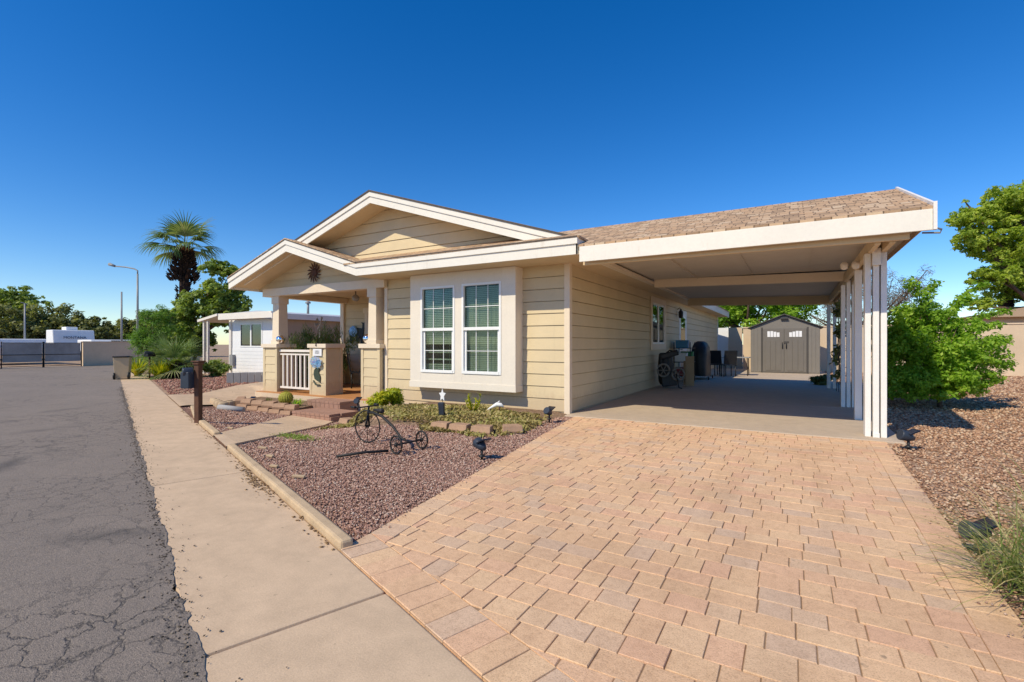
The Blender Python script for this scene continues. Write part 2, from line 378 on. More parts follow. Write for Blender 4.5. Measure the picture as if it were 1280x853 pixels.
# ------------------------------------------------------------------ foliage
def rand_dirs(n):
    d = rng.normal(size=(n,3)); return d/np.linalg.norm(d, axis=1)[:,None]
def leaf_cloud(n, clumps, size, aspect=.5, shell=.5, up=.7, droop=0.0):
    cl = np.array(clumps, float); w = (cl[:,3]*cl[:,4]*cl[:,5])**(2/3); w /= w.sum()
    k = rng.choice(len(cl), n, p=w); d = rand_dirs(n)
    r = rng.random(n)**shell; r *= 1+.18*rng.normal(size=n)*(rng.random(n) < .35)
    P = cl[k,:3]+d*r[:,None]*cl[k,3:6]
    nor = d*.6+rand_dirs(n)*.8+np.array([0,0,up]); nor /= np.linalg.norm(nor, axis=1)[:,None]
    t = np.cross(nor, rand_dirs(n)); t[:,2] -= droop; t /= np.linalg.norm(t, axis=1)[:,None]+1e-9
    b = np.cross(nor, t)
    L = size*(.6+.8*rng.random(n))[:,None]; W = L*aspect
    V = np.stack([P-t*L*.5, P+b*W*.5+nor*L*.06, P+t*L*.5, P-b*W*.5+nor*L*.06], 1).reshape(-1,3)
    F = np.arange(n*4).reshape(n,4)
    shade = rng.normal(.5, .22, n)+(rng.normal(0, .16, len(cl)))[k]
    return V, F, np.repeat(np.clip(shade, 0, 1), 4)
def clumpify(blobs, per, rad):
    """break big blobs into many small clumps scattered through their volume"""
    out = []
    for (x,y,z,rx,ry,rz) in blobs:
        for _ in range(per):
            d = rand_dirs(1)[0]; r = rng.random()**.5*(1.12 if rng.random() < .25 else 1)
            k = rad*(.6+.8*rng.random())
            out.append((x+d[0]*r*rx, y+d[1]*r*ry, z+d[2]*r*rz, k*rx, k*ry, k*rz*rng.uniform(.7,1.1)))
    return out
def tree(name, label, cat, base, blobs, per, rad, n, size, mat, group=None, trunk=.15, aspect=.5, limbs=8, droop=0, trunkmat='bark', ttop=None):
    t = thing(name, label, cat, base, group)
    cl = clumpify(blobs, per, rad)
    V, F, r = leaf_cloud(n, cl, size, aspect, droop=droop)
    np_mesh('crown', V, F, r, M[mat], t, base)
    m = MB(); b = np.array([(x,y,z) for x,y,z,*_ in blobs]); c = b.mean(0)
    c = np.array(ttop) if ttop is not None else np.array([base[0]*.6+c[0]*.4, base[1]*.6+c[1]*.4, base[2]*.5+c[2]*.5])
    mid = (np.array(base)+c)/2+np.array([trunk*.6, trunk*.3, 0])
    m.tube([base, mid, c], [trunk*1.25, trunk, trunk*.8], 9)
    for i in range(limbs):
        q = cl[int(rng.integers(len(cl)))]; e = np.array(q[:3]); k = c+(e-c)*.5+np.array([0,0,-.12*np.linalg.norm(e-c)])*rng.random()
        m.tube([c, k, e], [trunk*.6, trunk*.35, trunk*.1], 6)
    m.build('trunk', M[trunkmat], t, loc=base)
    return t

def strip_blade(root, d0, length, width, sag, seg=5, side=None, taper=1.0):
    """one arching blade as a strip"""
    d = Vector(d0).normalized(); p = Vector(root); s = side if side is not None else d.cross(Vector((0,0,1)))
    if s.length < 1e-3: s = Vector((1,0,0))
    s = s.normalized(); vs = []; fs = []
    for i in range(seg+1):
        f = i/seg; w = width*(1-f**1.6*taper)*.5+.0006
        vs += [p-s*w, p+s*w]
        d = (d+Vector((0,0,-sag/seg*(.4+1.4*f)))).normalized(); p = p+d*(length/seg)
    for i in range(seg): fs.append((2*i, 2*i+1, 2*i+3, 2*i+2))
    return vs, fs
def fan_frond(mb, root, d, petiole, blade, spread=R(75), nseg=22, sag=.7, dead=0.0, w=.05):
    d = Vector(d).normalized(); p = Vector(root); side = d.cross(Vector((0,0,1)))
    side = side.normalized() if side.length > 1e-3 else Vector((1,0,0))
    pts = [p.copy()]; dd = d.copy()
    for i in range(4):
        dd = (dd+Vector((0,0,-.09))).normalized(); p = p+dd*(petiole/4); pts.append(p.copy())
    mb.tube(pts, [.028,.024,.02,.017,.014], 5, rnd=.75)
    up = side.cross(dd).normalized(); base_r = min(.92, max(.05, random.gauss(.42, .15)+dead))
    for k in range(nseg):
        a = -spread+2*spread*k/(nseg-1)
        u = (dd*math.cos(a)+side*math.sin(a)+up*(.12*math.cos(a*2))).normalized()
        ln = blade*(.72+.28*math.cos(a*.9))*random.uniform(.92,1.05)
        vs, fs = strip_blade(p, u, ln, w*blade, sag*random.uniform(.8,1.25), 6, side=(side*math.cos(a)-dd*math.sin(a)))
        # a pale outer third
        mb.add(vs, fs, rnd=min(1, max(0, base_r+random.gauss(0,.08))))

# ------------------------------------------------------------------ SETTING: ground sheets
def sheet(name, poly, z, mat, thick=0.0):
    m = MB()
    if thick: m.prism([(x,y,z-thick) for x,y in poly], (0,0,thick))
    else: m.add([(x,y,z) for x,y in poly], [tuple(range(len(poly)))])
    return struct(m.build(name, mat))
sheet('ground', [(-900,-900),(900,-900),(900,900),(-900,900)], -.33, M['dirt'])
def gridsheet(name, a0, a1, n0, n1, na, nn, mat, dz=0):
    V = []; 
    for j in range(nn+1):
        for i in range(na+1):
            x, y = ST(a0+(a1-a0)*i/na, n0+(n1-n0)*j/nn); V.append((x, y, 0))
    V = np.array(V); V[:,2] = zf(V[:,0], V[:,1])-.015+dz+.006*np.sin(V[:,0]*3.1)*np.sin(V[:,1]*2.7)
    F = [(j*(na+1)+i+1, j*(na+1)+i, (j+1)*(na+1)+i, (j+1)*(na+1)+i+1) for j in range(nn) for i in range(na)]
    o = np_mesh(name, V, F, np.zeros(len(V)), mat, smooth=True); return struct(o)
gridsheet('gravel_bed', -2.9, 8.6, -5.4, 5.5, 120, 110, M['bed'])
gridsheet('gravel_ground', -34, -2.9, -6.0, 40, 60, 60, M['bed_tan'], -.004)
gridsheet('neighbor_gravel', 8.6, 32, -5.4, 30, 60, 60, M['bed_tan'], -.004)
gridsheet('back_yard', -2.9, 8.6, 5.5, 40, 20, 40, M['bed_tan'], -.004)
# road, its broken edge, sidewalk slabs
rp = []; ww = 0
for i in range(900):
    t_ = i/899; a = -9+39.6*t_**1.6; ww = ww*.75+random.gauss(0,.0045)
    rp.append(ST(a, -5.985+ww+.007*math.sin(a*5)+(.012 if random.random() < .03 else 0)))
rd = MB(); far = ST(30.6,-16); near = ST(-9,-16)
rd.add([(x,y,.005) for x,y in rp]+[(far[0],far[1],.005),(near[0],near[1],.005)], [tuple(range(len(rp)+2))[::-1]])
struct(rd.build('road', M['asphalt']))
sheet('road_verge', [ST(-34,-5.9),ST(31,-5.9),ST(31,-60),ST(-34,-60)], -.05, M['dirt'])
sw = MB()
cuts = [-12,-9.2,-6.4,-3.66,-.64,2.4,5.4,8.4,11.4,14.4,17.4,20.4,24,27.2,30.6]
for a0, a1 in zip(cuts[:-1], cuts[1:]):
    g = .007
    q = [ST(a0+g,-6.0), ST(a1-g,-6.0), ST(a1-g,-5.19), ST(a0+g,-5.19)]
    sw.prism([(x,y,-.12) for x,y in q], (0,0,.12))
o = struct(sw.build('sidewalk', M['walk'])); b = o.modifiers.new('edge','BEVEL'); b.width = .012; b.segments = 2
# crumbs of asphalt and dirt along the joint between road and sidewalk
def stones(name, P, size, mat, flat=.6, kind='stuff'):
    n = len(P); base = np.array([(1,0,0),(-1,0,0),(0,1,0),(0,-1,0),(0,0,1),(0,0,-1)], float)
    s = size if isinstance(size, np.ndarray) else np.full(n, size)
    s = s*(.55+.9*rng.random(n)**1.5)
    V = np.repeat(base[None], n, 0)*(.7+.6*rng.random((n,6,1)))+.35*rng.normal(size=(n,6,3))*.5
    V *= s[:,None,None]*.5; V[:,:,2] *= flat
    an = rng.random(n)*6.283; c, s_ = np.cos(an), np.sin(an)
    x = V[:,:,0]*c[:,None]-V[:,:,1]*s_[:,None]; y = V[:,:,0]*s_[:,None]+V[:,:,1]*c[:,None]
    V = np.stack([x,y,V[:,:,2]],2)+P[:,None,:]
    f = np.array([(0,2,4),(2,1,4),(1,3,4),(3,0,4),(2,0,5),(1,2,5),(3,1,5),(0,3,5)])
    F = (f[None]+6*np.arange(n)[:,None,None]).reshape(-1,3)
    o = np_mesh(name, V.reshape(-1,3), F, np.repeat(rng.random(n), 6), mat)
    return struct(o, kind)
k = 2600; a = rng.uniform(-4.5, 12, k); nn_ = -6.0+rng.exponential(.035, k)*np.where(rng.random(k) < .7, -1, 1.3)
x, y = a*sx+nn_*nx, a*sy+nn_*ny
stones('road_grit', np.stack([x,y,np.full(k,.007)],1), .011, mat_attr('road_grit_mat', [(0,(.04,.035,.03)),(.6,(.12,.095,.075)),(1,(.3,.24,.18))]))

# driveway pavers
def xl(y): return .2+(-.2-y)*.1525           # left edge flares out to the street
def xr(y): return 4.47+(y+.23)*.031
def clip(poly, p, q):                         # keep the left side of p->q
    out = []; ex, ey = q[0]-p[0], q[1]-p[1]
    sd = lambda r: ex*(r[1]-p[1])-ey*(r[0]-p[0])
    for i in range(len(poly)):
        A, B = poly[i-1], poly[i]; sa, sb = sd(A), sd(B)
        if (sa >= 0) != (sb >= 0):
            t = sa/(sa-sb); out.append((A[0]+(B[0]-A[0])*t, A[1]+(B[1]-A[1])*t))
        if sb >= 0: out.append(B)
    return out
def lx(n0, x0, x1):                            # y on the line n=n0
    return lambda x: (n0-nx*x)/ny
mb = MB()
def paver(poly, rnd=None):
    c = (sum(p[0] for p in poly)/len(poly), sum(p[1] for p in poly)/len(poly))
    if len(poly) < 3: return
    ar = abs(sum(poly[i-1][0]*poly[i][1]-poly[i][0]*poly[i-1][1] for i in range(len(poly))))/2
    if ar < .0015: return
    g = .0022; ins = []; top = []
    for p in poly:
        d = Vector((c[0]-p[0], c[1]-p[1])); L = d.length
        ins.append((p[0]+d.x/L*g*1.5, p[1]+d.y/L*g*1.5)); top.append((p[0]+d.x/L*(g*1.5+.0032), p[1]+d.y/L*(g*1.5+.0032)))
    n = len(poly); tz = random.gauss(.005, .0013); tl = (random.gauss(0,.008), random.gauss(0,.008))
    vs = [(x,y,-.05) for x,y in ins]+[(x,y,tz-.003) for x,y in ins]+[(x,y,tz+(x-c[0])*tl[0]+(y-c[1])*tl[1]) for x,y in top]
    fs = []
    for q in range(2):
        for i in range(n): fs.append((q*n+i, q*n+(i+1)%n, (q+1)*n+(i+1)%n, (q+1)*n+i))
    fs.append(tuple(range(2*n, 3*n)))
    mb.add(vs, fs, rnd=rnd)
EN = -5.185; BW = .19; FB = .25
pl0, pl1 = (xl(-.24), -.24), (xl(-7.5), -7.5); pr0, pr1 = (xr(-.24), -.24), (xr(-8), -8)
dl = Vector((pl1[0]-pl0[0], pl1[1]-pl0[1])).normalized(); nl = Vector((-dl.y, dl.x))      # into the driveway
if nl.x < 0: nl = -nl
dr = Vector((pr1[0]-pr0[0], pr1[1]-pr0[1])).normalized(); nr = Vector((dr.y, -dr.x))
if nr.x > 0: nr = -nr
def clip_all(q, b=0, f=0, top=-.24):
    A = (pl0[0]+nl.x*b, pl0[1]+nl.y*b); B = (A[0]+dl.x, A[1]+dl.y); q = clip(q, A, B)
    if len(q) < 3: return q
    A = (pr0[0]+nr.x*b, pr0[1]+nr.y*b); B = (A[0]-dr.x, A[1]-dr.y); q = clip(q, A, B)
    if len(q) < 3: return q
    A = ST(0, EN+f); B = ST(-1, EN+f); q = clip(q, A, B)
    if len(q) < 3: return q
    return clip(q, (1,top), (0,top))
# field: courses across the drive, stones of two lengths
y = -.24; row = 0
while y > -8:
    h = random.choice([.14,.14,.19]); x = -.3+random.uniform(0,.2)
    while x < 5:
        w = random.choice([.14,.14,.185,.185,.22])
        p = clip_all([(x,y-h),(x+w,y-h),(x+w,y),(x,y)], BW, FB)
        if len(p) >= 3: paver(p)
        x += w
    y -= h; row += 1
# side borders, laid along the edge
for (o0, d, nn) in ((pl0, dl, nl), (pr0, dr, nr)):
    t = -.1
    while t < 8:
        w = random.choice([.14,.19,.21])
        A = Vector(o0)+d*t; B = Vector(o0)+d*(t+w); q = [A, B, B+nn*BW, A+nn*BW]; q = [(p.x,p.y) for p in q]
        if sum(q[i-1][0]*q[i][1]-q[i][0]*q[i-1][1] for i in range(4)) < 0: q = q[::-1]
        q = clip(clip(q, ST(0,EN+FB), ST(-1,EN+FB)), (1,-.24), (0,-.24))
        if len(q) >= 3: paver(q)
        t += w
# soldier course along the sidewalk
a = -2.9
while a > -9:
    w = random.choice([.14,.14,.15])
    q = [ST(a,EN), ST(a-w,EN), ST(a-w,EN+FB), ST(a,EN+FB)]
    if sum(q[i-1][0]*q[i][1]-q[i][0]*q[i-1][1] for i in range(4)) < 0: q = q[::-1]
    q = clip_all(q, 0, 0)
    if len(q) >= 3: paver(q)
    a -= w
e0, e1 = ST(-3.0,EN), ST(-6.4,EN)
struct(mb.build('driveway', M['paver']))
jq = clip_all([(-2,-9),(6,-9),(6,-.24),(-2,-.24)], 0, 0)
sheet('driveway_bedding', jq, -.001, M['joint'])
# slab of the carport, with control joints
sl = MB()
for (a0, a1) in ((-.24,3.3),(3.31,8.2),(8.21,12.8),(12.81,18.2)):
    sl.prism([(-.4 if a0 > 0 else .02,a0,-.12),(4.66,a0,-.12),(4.66,a1,-.12),(-.4 if a0 > 0 else .02,a1,-.12)], (0,0,.135))
struct(sl.build('concrete_pad', M['slab'], bevel=.01))
# walk to the steps
wk = MB(); L0, L1 = ST(1.66,-5.185), (-5.6,-1.5); R0, R1 = ST(.72,-5.185), (-4.35,-1.5); K = 16
vs = []
for i in range(K+1):
    f = i/K; 
    for (A, B) in ((L0,L1),(R0,R1)):
        x, y = A[0]+(B[0]-A[0])*f, A[1]+(B[1]-A[1])*f; vs.append((x, y, zg(x,y)+.018))
for i in range(K+1):
    f = i/K
    for (A, B) in ((L0,L1),(R0,R1)):
        x, y = A[0]+(B[0]-A[0])*f, A[1]+(B[1]-A[1])*f; vs.append((x, y, zg(x,y)-.06))
o2 = 2*(K+1); fs = []
for i in range(K):
    fs.append((2*i, 2*i+1, 2*i+3, 2*i+2))
    fs.append((2*i+1, o2+2*i+1, o2+2*i+3, 2*i+3)); fs.append((2*i, 2*i+2, o2+2*i+2, o2+2*i))
wk.add(vs, fs); struct(wk.build('walkway', M['walk']))
# the neighbour's concrete drive, following the ground
nd = MB(); vs = []; A0, A1 = ST(5.6,-5.2), ST(8.25,-5.2); B0, B1 = (-8.9,1.8), (-12.2,3.0); K = 60; J = 24
for i in range(K+1):
    f = i/K
    for j in range(J+1):
        g = j/J; x = (A0[0]*(1-g)+A1[0]*g)*(1-f)+(B0[0]*(1-g)+B1[0]*g)*f; y = (A0[1]*(1-g)+A1[1]*g)*(1-f)+(B0[1]*(1-g)+B1[1]*g)*f; vs.append((x,y,zg(x,y)+.02))
nd.add(vs, [(i*(J+1)+j, (i+1)*(J+1)+j, (i+1)*(J+1)+j+1, i*(J+1)+j+1) for i in range(K) for j in range(J)], True)
struct(nd.build('neighbor_driveway', M['walk']))

# gravel
def poly_in(P, poly):
    x, y = P[:,0], P[:,1]; ins = np.zeros(len(P), bool); j = len(poly)-1
    for i in range(len(poly)):
        xi, yi = poly[i]; xj, yj = poly[j]
        c = ((yi > y) != (yj > y)) & (x < (xj-xi)*(y-yi)/(yj-yi+1e-12)+xi); ins ^= c; j = i
    return ins
def gravel(name, x0, x1, y0, y1, test, n, size, mat, fall=4.0):
    P = np.stack([rng.uniform(x0,x1,n), rng.uniform(y0,y1,n)],1)
    d = np.hypot(P[:,0]-CAM[0], P[:,1]-CAM[1]); keep = rng.random(n) < np.minimum(1,(fall/d)**1.6)
    keep &= test(P); P = P[keep]; d = d[keep]
    z = zf(P[:,0],P[:,1])-.008
    return stones(name, np.stack([P[:,0],P[:,1],z],1), size*np.maximum(1,(d/fall)**.75), mat)
walk_poly = [L0, L1, R1, R0]
def t_front(P):
    n = P[:,0]*nx+P[:,1]*ny
    return (n > -5.07) & (P[:,1] < -.02) & (P[:,0] < .2+(-.2-P[:,1])*.1525-.01) & ~poly_in(P, walk_poly) & (P[:,0]*sx+P[:,1]*sy < 5.5-.0*P[:,0])
gravel('red_gravel_stones', -9, 1.2, -6, 0, t_front, 330000, .0185, M['gravel'], 4.2)
def t_right(P):
    n = P[:,0]*nx+P[:,1]*ny
    return (n > -5.1) & (P[:,0] > np.where(P[:,1] < -.23, 4.47+(P[:,1]+.23)*.031+.01, 4.68))
gravel('tan_gravel_stones', 4, 14, -7, 18, t_right, 560000, .021, M['gravel_tan'], 3.8)
def t_nb(P):
    a = P[:,0]*sx+P[:,1]*sy; n = P[:,0]*nx+P[:,1]*ny
    return (a > 8.3) & (a < 16) & (n > -5.1) & (n < 2)
gravel('pink_gravel_stones', -20, -6, -5, 6, t_nb, 130000, .03, M['gravel_pink'], 6)

k = 420; a = np.concatenate([rng.normal(-1.0,.35,k//2), rng.uniform(-3,5,k//2)]); nn_ = -5.2-np.abs(rng.normal(0,.035,k))*np.where(np.arange(k) < k//2, 1.6, 1)
stones('leaf_litter', np.stack([a*sx+nn_*nx, a*sy+nn_*ny, np.full(k,.006)],1), .022, mat_attr('litter', [(0,(.16,.09,.04)),(.6,(.34,.21,.10)),(1,(.5,.36,.2))]), .25)
k = 260; yy = rng.uniform(-5.6,-.4,k); xx = .2+(-.2-yy)*.1525+np.abs(rng.normal(0,.05,k)); side = rng.random(k) < .5
xx = np.where(side, xx, 4.47+(yy+.23)*.031-np.abs(rng.normal(0,.06,k)))
stones('spilled_gravel', np.stack([xx,yy,np.full(k,.012)],1), .014, M['gravel'])
# ------------------------------------------------------------------ HOUSE
H = thing('house', 'cream single storey house with lap siding, low gables and a front porch', 'house', (0,0,0))
LAP = .221
def lap(name, org, d, x0, x1, z0, z1, out, holes=(), lims=None, mat='siding', step=LAP, zoff=.03):
    """lapped boards on the vertical plane through org along d; out = outward normal; lims(z)->(left,right)"""
    m = MB(); d = Vector(d); out = Vector(out); org = Vector(org)
    def pt(s_, z, o_): q = org+d*s_+out*o_; return (q.x, q.y, z)
    k0 = math.floor((z0-zoff)/step)
    z = zoff+k0*step
    while z < z1-1e-6:
        a, b = max(z, z0), min(z+step, z1)
        br = sorted({a, b}|{h[2] for h in holes if a < h[2] < b}|{h[3] for h in holes if a < h[3] < b})
        for za, zb in zip(br[:-1], br[1:]):
            zm = (za+zb)/2; iv = [(x0, x1)]
            for h in holes:
                if h[2] < zm < h[3]:
                    nv = []
                    for (p, q) in iv:
                        if h[1] <= p or h[0] >= q: nv.append((p,q)); continue
                        if h[0] > p: nv.append((p,h[0]))
                        if h[1] < q: nv.append((h[1],q))
                    iv = nv
            oa = .016*(1-(za-z)/step)+.002; ob_ = .016*(1-(zb-z)/step)+.002
            for (p, q) in iv:
                pa, qa, pb, qb = p, q, p, q
                if lims:
                    l1, r1 = lims(za); l2, r2 = lims(zb); pa, qa, pb, qb = max(p,l1), min(q,r1), max(p,l2), min(q,r2)
                    if qa <= pa: continue
                    if qb < pb: pb = qb = (pb+qb)/2
                gz = za+.009 if (abs(za-z) < 1e-6 and zb-za > .03) else za
                m.add([pt(pa,gz,oa), pt(qa,gz,oa), pt(qb,zb,ob_), pt(pb,zb,ob_)], [(0,1,2,3)])
                if gz > za:                              # the shadow gap under each board
                    m.add([pt(pa,gz,oa), pt(qa,gz,oa), pt(qa,gz,-.04), pt(pa,gz,-.04)], [(0,3,2,1)])
                    m.add([pt(pa,za,-.04), pt(qa,za,-.04), pt(qa,gz,-.04), pt(pa,gz,-.04)], [(0,1,2,3)])
                    m.add([pt(pa,za,.0), pt(qa,za,.0), pt(qa,za,-.04), pt(pa,za,-.04)], [(0,1,2,3)])
        z += step
    return m.build(name, M[mat], H)
ZE, XL_, XR_, XC, ZR = 2.935, -9.2, .5, -4.35, 4.49
SL = (ZR-ZE)/(XR_-XC)
# front wall right of the porch, and the side wall under the carport
lap('wall', (0,0,0), (1,0,0), -4.44, -.075, -.05, 2.72, (0,-1,0))
lap('wall', (0,0,0), (0,1,0), .075, 19.6, -.05, 2.72, (1,0,0), holes=[(5.72,7.28,1.2,2.5),(9.55,10.85,.0,2.45)])
lap('wall', (-8.74,2.5,0), (1,0,0), 0, 4.3, -.05, 2.72, (0,-1,0), holes=[(1.02,2.3,.0,2.25)])
lap('wall', (-4.44,0,0), (0,1,0), 0, 2.5, -.05, 2.72, (-1,0,0))
# house body behind the porch and the back: closes the volume
m = MB(); m.box(-8.72,2.56,-.1,-8.66,19.6,2.72); m.box(-8.72,19.55,-.1,-.02,19.6,2.72); m.build('wall', M['siding'], H)
# inner lining keeps the rooms dark behind the glass
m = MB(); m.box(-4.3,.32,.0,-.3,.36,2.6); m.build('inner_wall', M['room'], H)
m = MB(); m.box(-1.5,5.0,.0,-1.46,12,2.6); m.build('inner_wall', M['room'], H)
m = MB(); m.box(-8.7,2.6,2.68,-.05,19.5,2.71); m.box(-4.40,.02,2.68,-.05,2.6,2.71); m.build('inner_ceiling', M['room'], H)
# foundation strip
m = MB(); m.box(-4.43,-.02,-.35,.02,.1,-.02); m.box(-.06,-.0,-.35,.012,19.6,-.03); m.build('foundation', M['stucco'], H)
# corner boards
m = MB(); m.box(-.078,-.03,-.05,.03,.0,2.70); m.box(.0,.0,-.05,.03,.085,2.70); m.build('corner_board', M['trim'], H, .004)
m = MB(); m.box(-4.45,-.03,-.05,-4.36,.0,2.62); m.build('corner_board', M['trim'], H, .004)
m = MB(); m.box(.0,19.5,-.05,.03,19.6,2.66); m.build('corner_board', M['vinyl'], H, .004)
# main gable wall above the front roof
GY = .0
def glim(z): w = (ZR-.16-z)/SL; return (-w, w)
lap('gable_wall', (XC,GY,0), (1,0,0), -5, 5, 2.9, ZR-.16, (0,-1,0), lims=glim, step=.232, zoff=3.07)
# porch gable infill
PX, PZ, PL, PR = -6.84, 3.69, XL_, -4.5
PS = (PZ-ZE)/(PX-PL)
def plim(z): w = (PZ-.17-z)/PS; return (-w, w)
lap('porch_gable_wall', (PX,.02,0), (1,0,0), -2.4, 2.4, 2.69, PZ-.17, (0,-1,0), lims=plim, step=.35, zoff=2.66)
# roofs (thin slabs)
def slab(poly, t=.035): 
    m = MB(); m.prism(poly, (0,0,t)); return m
def mz(x): return ZR-SL*abs(x-XC)
YB = 20.1
slab([(XR_+.03,-.8,mz(XR_+.03)),(.25,-.575,mz(.25)),(XC,-.575,ZR),(XC,YB,ZR),(XR_+.03,YB,mz(XR_+.03))]).build('roof', M['shingle_x'], H)
slab([(XL_-.03,YB,mz(XL_-.03)),(XC,YB,ZR),(XC,-.575,ZR),(-8.95,-.575,mz(-8.95)),(XL_-.03,-.5,mz(XL_-.03))]).build('roof', M['shingle_x'], H)
hz = lambda y: ZE+SL*(y+.8)+.006
slab([(PR-.35,-.83,hz(-.83)),(XR_+.0,-.83,hz(-.83)),(XR_-.83,GY+.02,hz(GY+.02)),(PR-1.2,GY+.02,hz(GY+.02))], .03).build('roof', M['shingle_y'], H)
slab([(PL-.03,-.83,ZE-.01),(PX,-.83,PZ),(PX,2.6,PZ),(PL-.03,2.6,ZE-.01)], .04).build('porch_roof', M['shingle_x'], H)
slab([(PX,-.83,PZ),(PR+.05,-.83,PZ-PS*(PR+.05-PX)),(PR+.05,2.6,PZ-PS*(PR+.05-PX)),(PX,2.6,PZ)], .04).build('porch_roof', M['shingle_x'], H)
# rake boards of the main gable: two layers
def rake(x0, z0, x1, z1, y, h, t):
    m = MB(); m.prism([(x0,y,z0),(x1,y,z1),(x1,y,z1-h),(x0,y,z0-h)], (0,t,0)); return m
def rake_pair(name, xa, za, xb, zb, xc, zc, y, parent, mat):
    m = MB()
    for (x0,z0,x1,z1) in ((xa,za,xb,zb),(xb,zb,xc,zc)):
        m.prism([(x0,y-.022,z0),(x1,y-.022,z1),(x1,y-.022,z1-.095),(x0,y-.022,z0-.095)], (0,.024,0))
        m.prism([(x0,y,z0-.09),(x1,y,z1-.09),(x1,y,z1-.235),(x0,y,z0-.235)], (0,.035,0))
    return m.build(name, M[mat], parent)
rake_pair('rake_board', -8.95, mz(-8.95)-.002, XC, ZR-.002, .27, mz(.27)-.002, -.55, H, 'fascia')
# front fascia follows the porch gable then runs level
m = MB(); y = -.8
pts = [(XL_,ZE-.004),(PX,PZ-.006),(PR,ZE+.012),(XR_,ZE-.0)]
for (a, b) in zip(pts[:-1], pts[1:]):
    m.prism([(a[0],y-.024,a[1]),(b[0],y-.024,b[1]),(b[0],y-.024,b[1]-.10),(a[0],y-.024,a[1]-.10)], (0,.026,0))
    m.prism([(a[0],y,a[1]-.096),(b[0],y,b[1]-.096),(b[0],y,b[1]-.265),(a[0],y,a[1]-.265)], (0,.035,0))
m.build('fascia', M['fascia'], H)
m = MB(); m.prism([(XR_-.03,-.80,ZE-.265),(XR_+.004,-.80,ZE-.265),(XR_+.004,YB,ZE-.265),(XR_-.03,YB,ZE-.265)], (0,0,.262)); m.build('fascia', M['fascia'], H)
m = MB(); m.prism([(XL_-.004,-.78,ZE-.265),(XL_+.03,-.78,ZE-.265),(XL_+.03,YB,ZE-.265),(XL_-.004,YB,ZE-.265)], (0,0,.25)); m.build('fascia', M['fascia'], H)
# drip edge: dark shingle lip
m = MB()
for (a, b) in zip(pts[:-1], pts[1:]): m.prism([(a[0],y-.034,a[1]),(b[0],y-.034,b[1]),(b[0],y-.034,b[1]+.022),(a[0],y-.034,a[1]+.022)], (0,.012,0))
for (xa,xb) in ((-8.95,XC),(XC,.27)): m.prism([(xa,-.588,mz(xa)),(xb,-.588,mz(xb)),(xb,-.588,mz(xb)+.032),(xa,-.588,mz(xa)+.032)], (0,.012,0))
m.build('shingle_edge', M['drip'], H)
# soffits
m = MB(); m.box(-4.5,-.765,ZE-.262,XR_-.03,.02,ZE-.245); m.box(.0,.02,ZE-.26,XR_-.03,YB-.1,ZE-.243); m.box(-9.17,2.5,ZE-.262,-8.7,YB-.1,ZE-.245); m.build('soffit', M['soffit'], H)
m = MB()
for (a, b) in ((pts[0],pts[1]),(pts[1],(PR+.02,ZE+.012))):
    m.prism([(a[0],-.765,a[1]-.21),(b[0],-.765,b[1]-.21),(b[0],.04,b[1]-.21),(a[0],.04,a[1]-.21)], (0,0,.02))
m.prism([(-8.95,-.515,mz(-8.95)-.2),(XC,-.515,ZR-.2),(XC,GY,ZR-.2),(-8.95,GY,mz(-8.95)-.2)], (0,0,.02))
m.prism([(XC,-.515,ZR-.2),(.2,-.515,mz(.2)-.2),(.2,GY,mz(.2)-.2),(XC,GY,ZR-.2)], (0,0,.02))
m.build('soffit', M['soffit'], H)
# porch ceiling, beams
m = MB(); m.box(-9.17,.06,2.665,-4.44,2.5,2.685); m.build('porch_ceiling', M['soffit'], H)
m = MB(); m.box(-8.8,-.13,2.50,-4.36,.13,2.70); m.box(-8.8,.132,2.50,-8.5,2.49,2.66); m.build('porch_beam', M['trim'], H, .006)
m = MB(); m.box(-8.79,2.42,0,-8.64,2.5,2.66); m.build('corner_board', M['trim'], H, .004)
# porch floor and its slab edge
m = MB(); m.box(-8.8,-.34,-.4,-4.44,2.5,-.012); m.build('porch_slab', M['stucco'], H)
m = MB(); m.box(-8.78,-.32,-.012,-4.46,2.49,.004); m.build('porch_floor', M['porchfloor'], H)
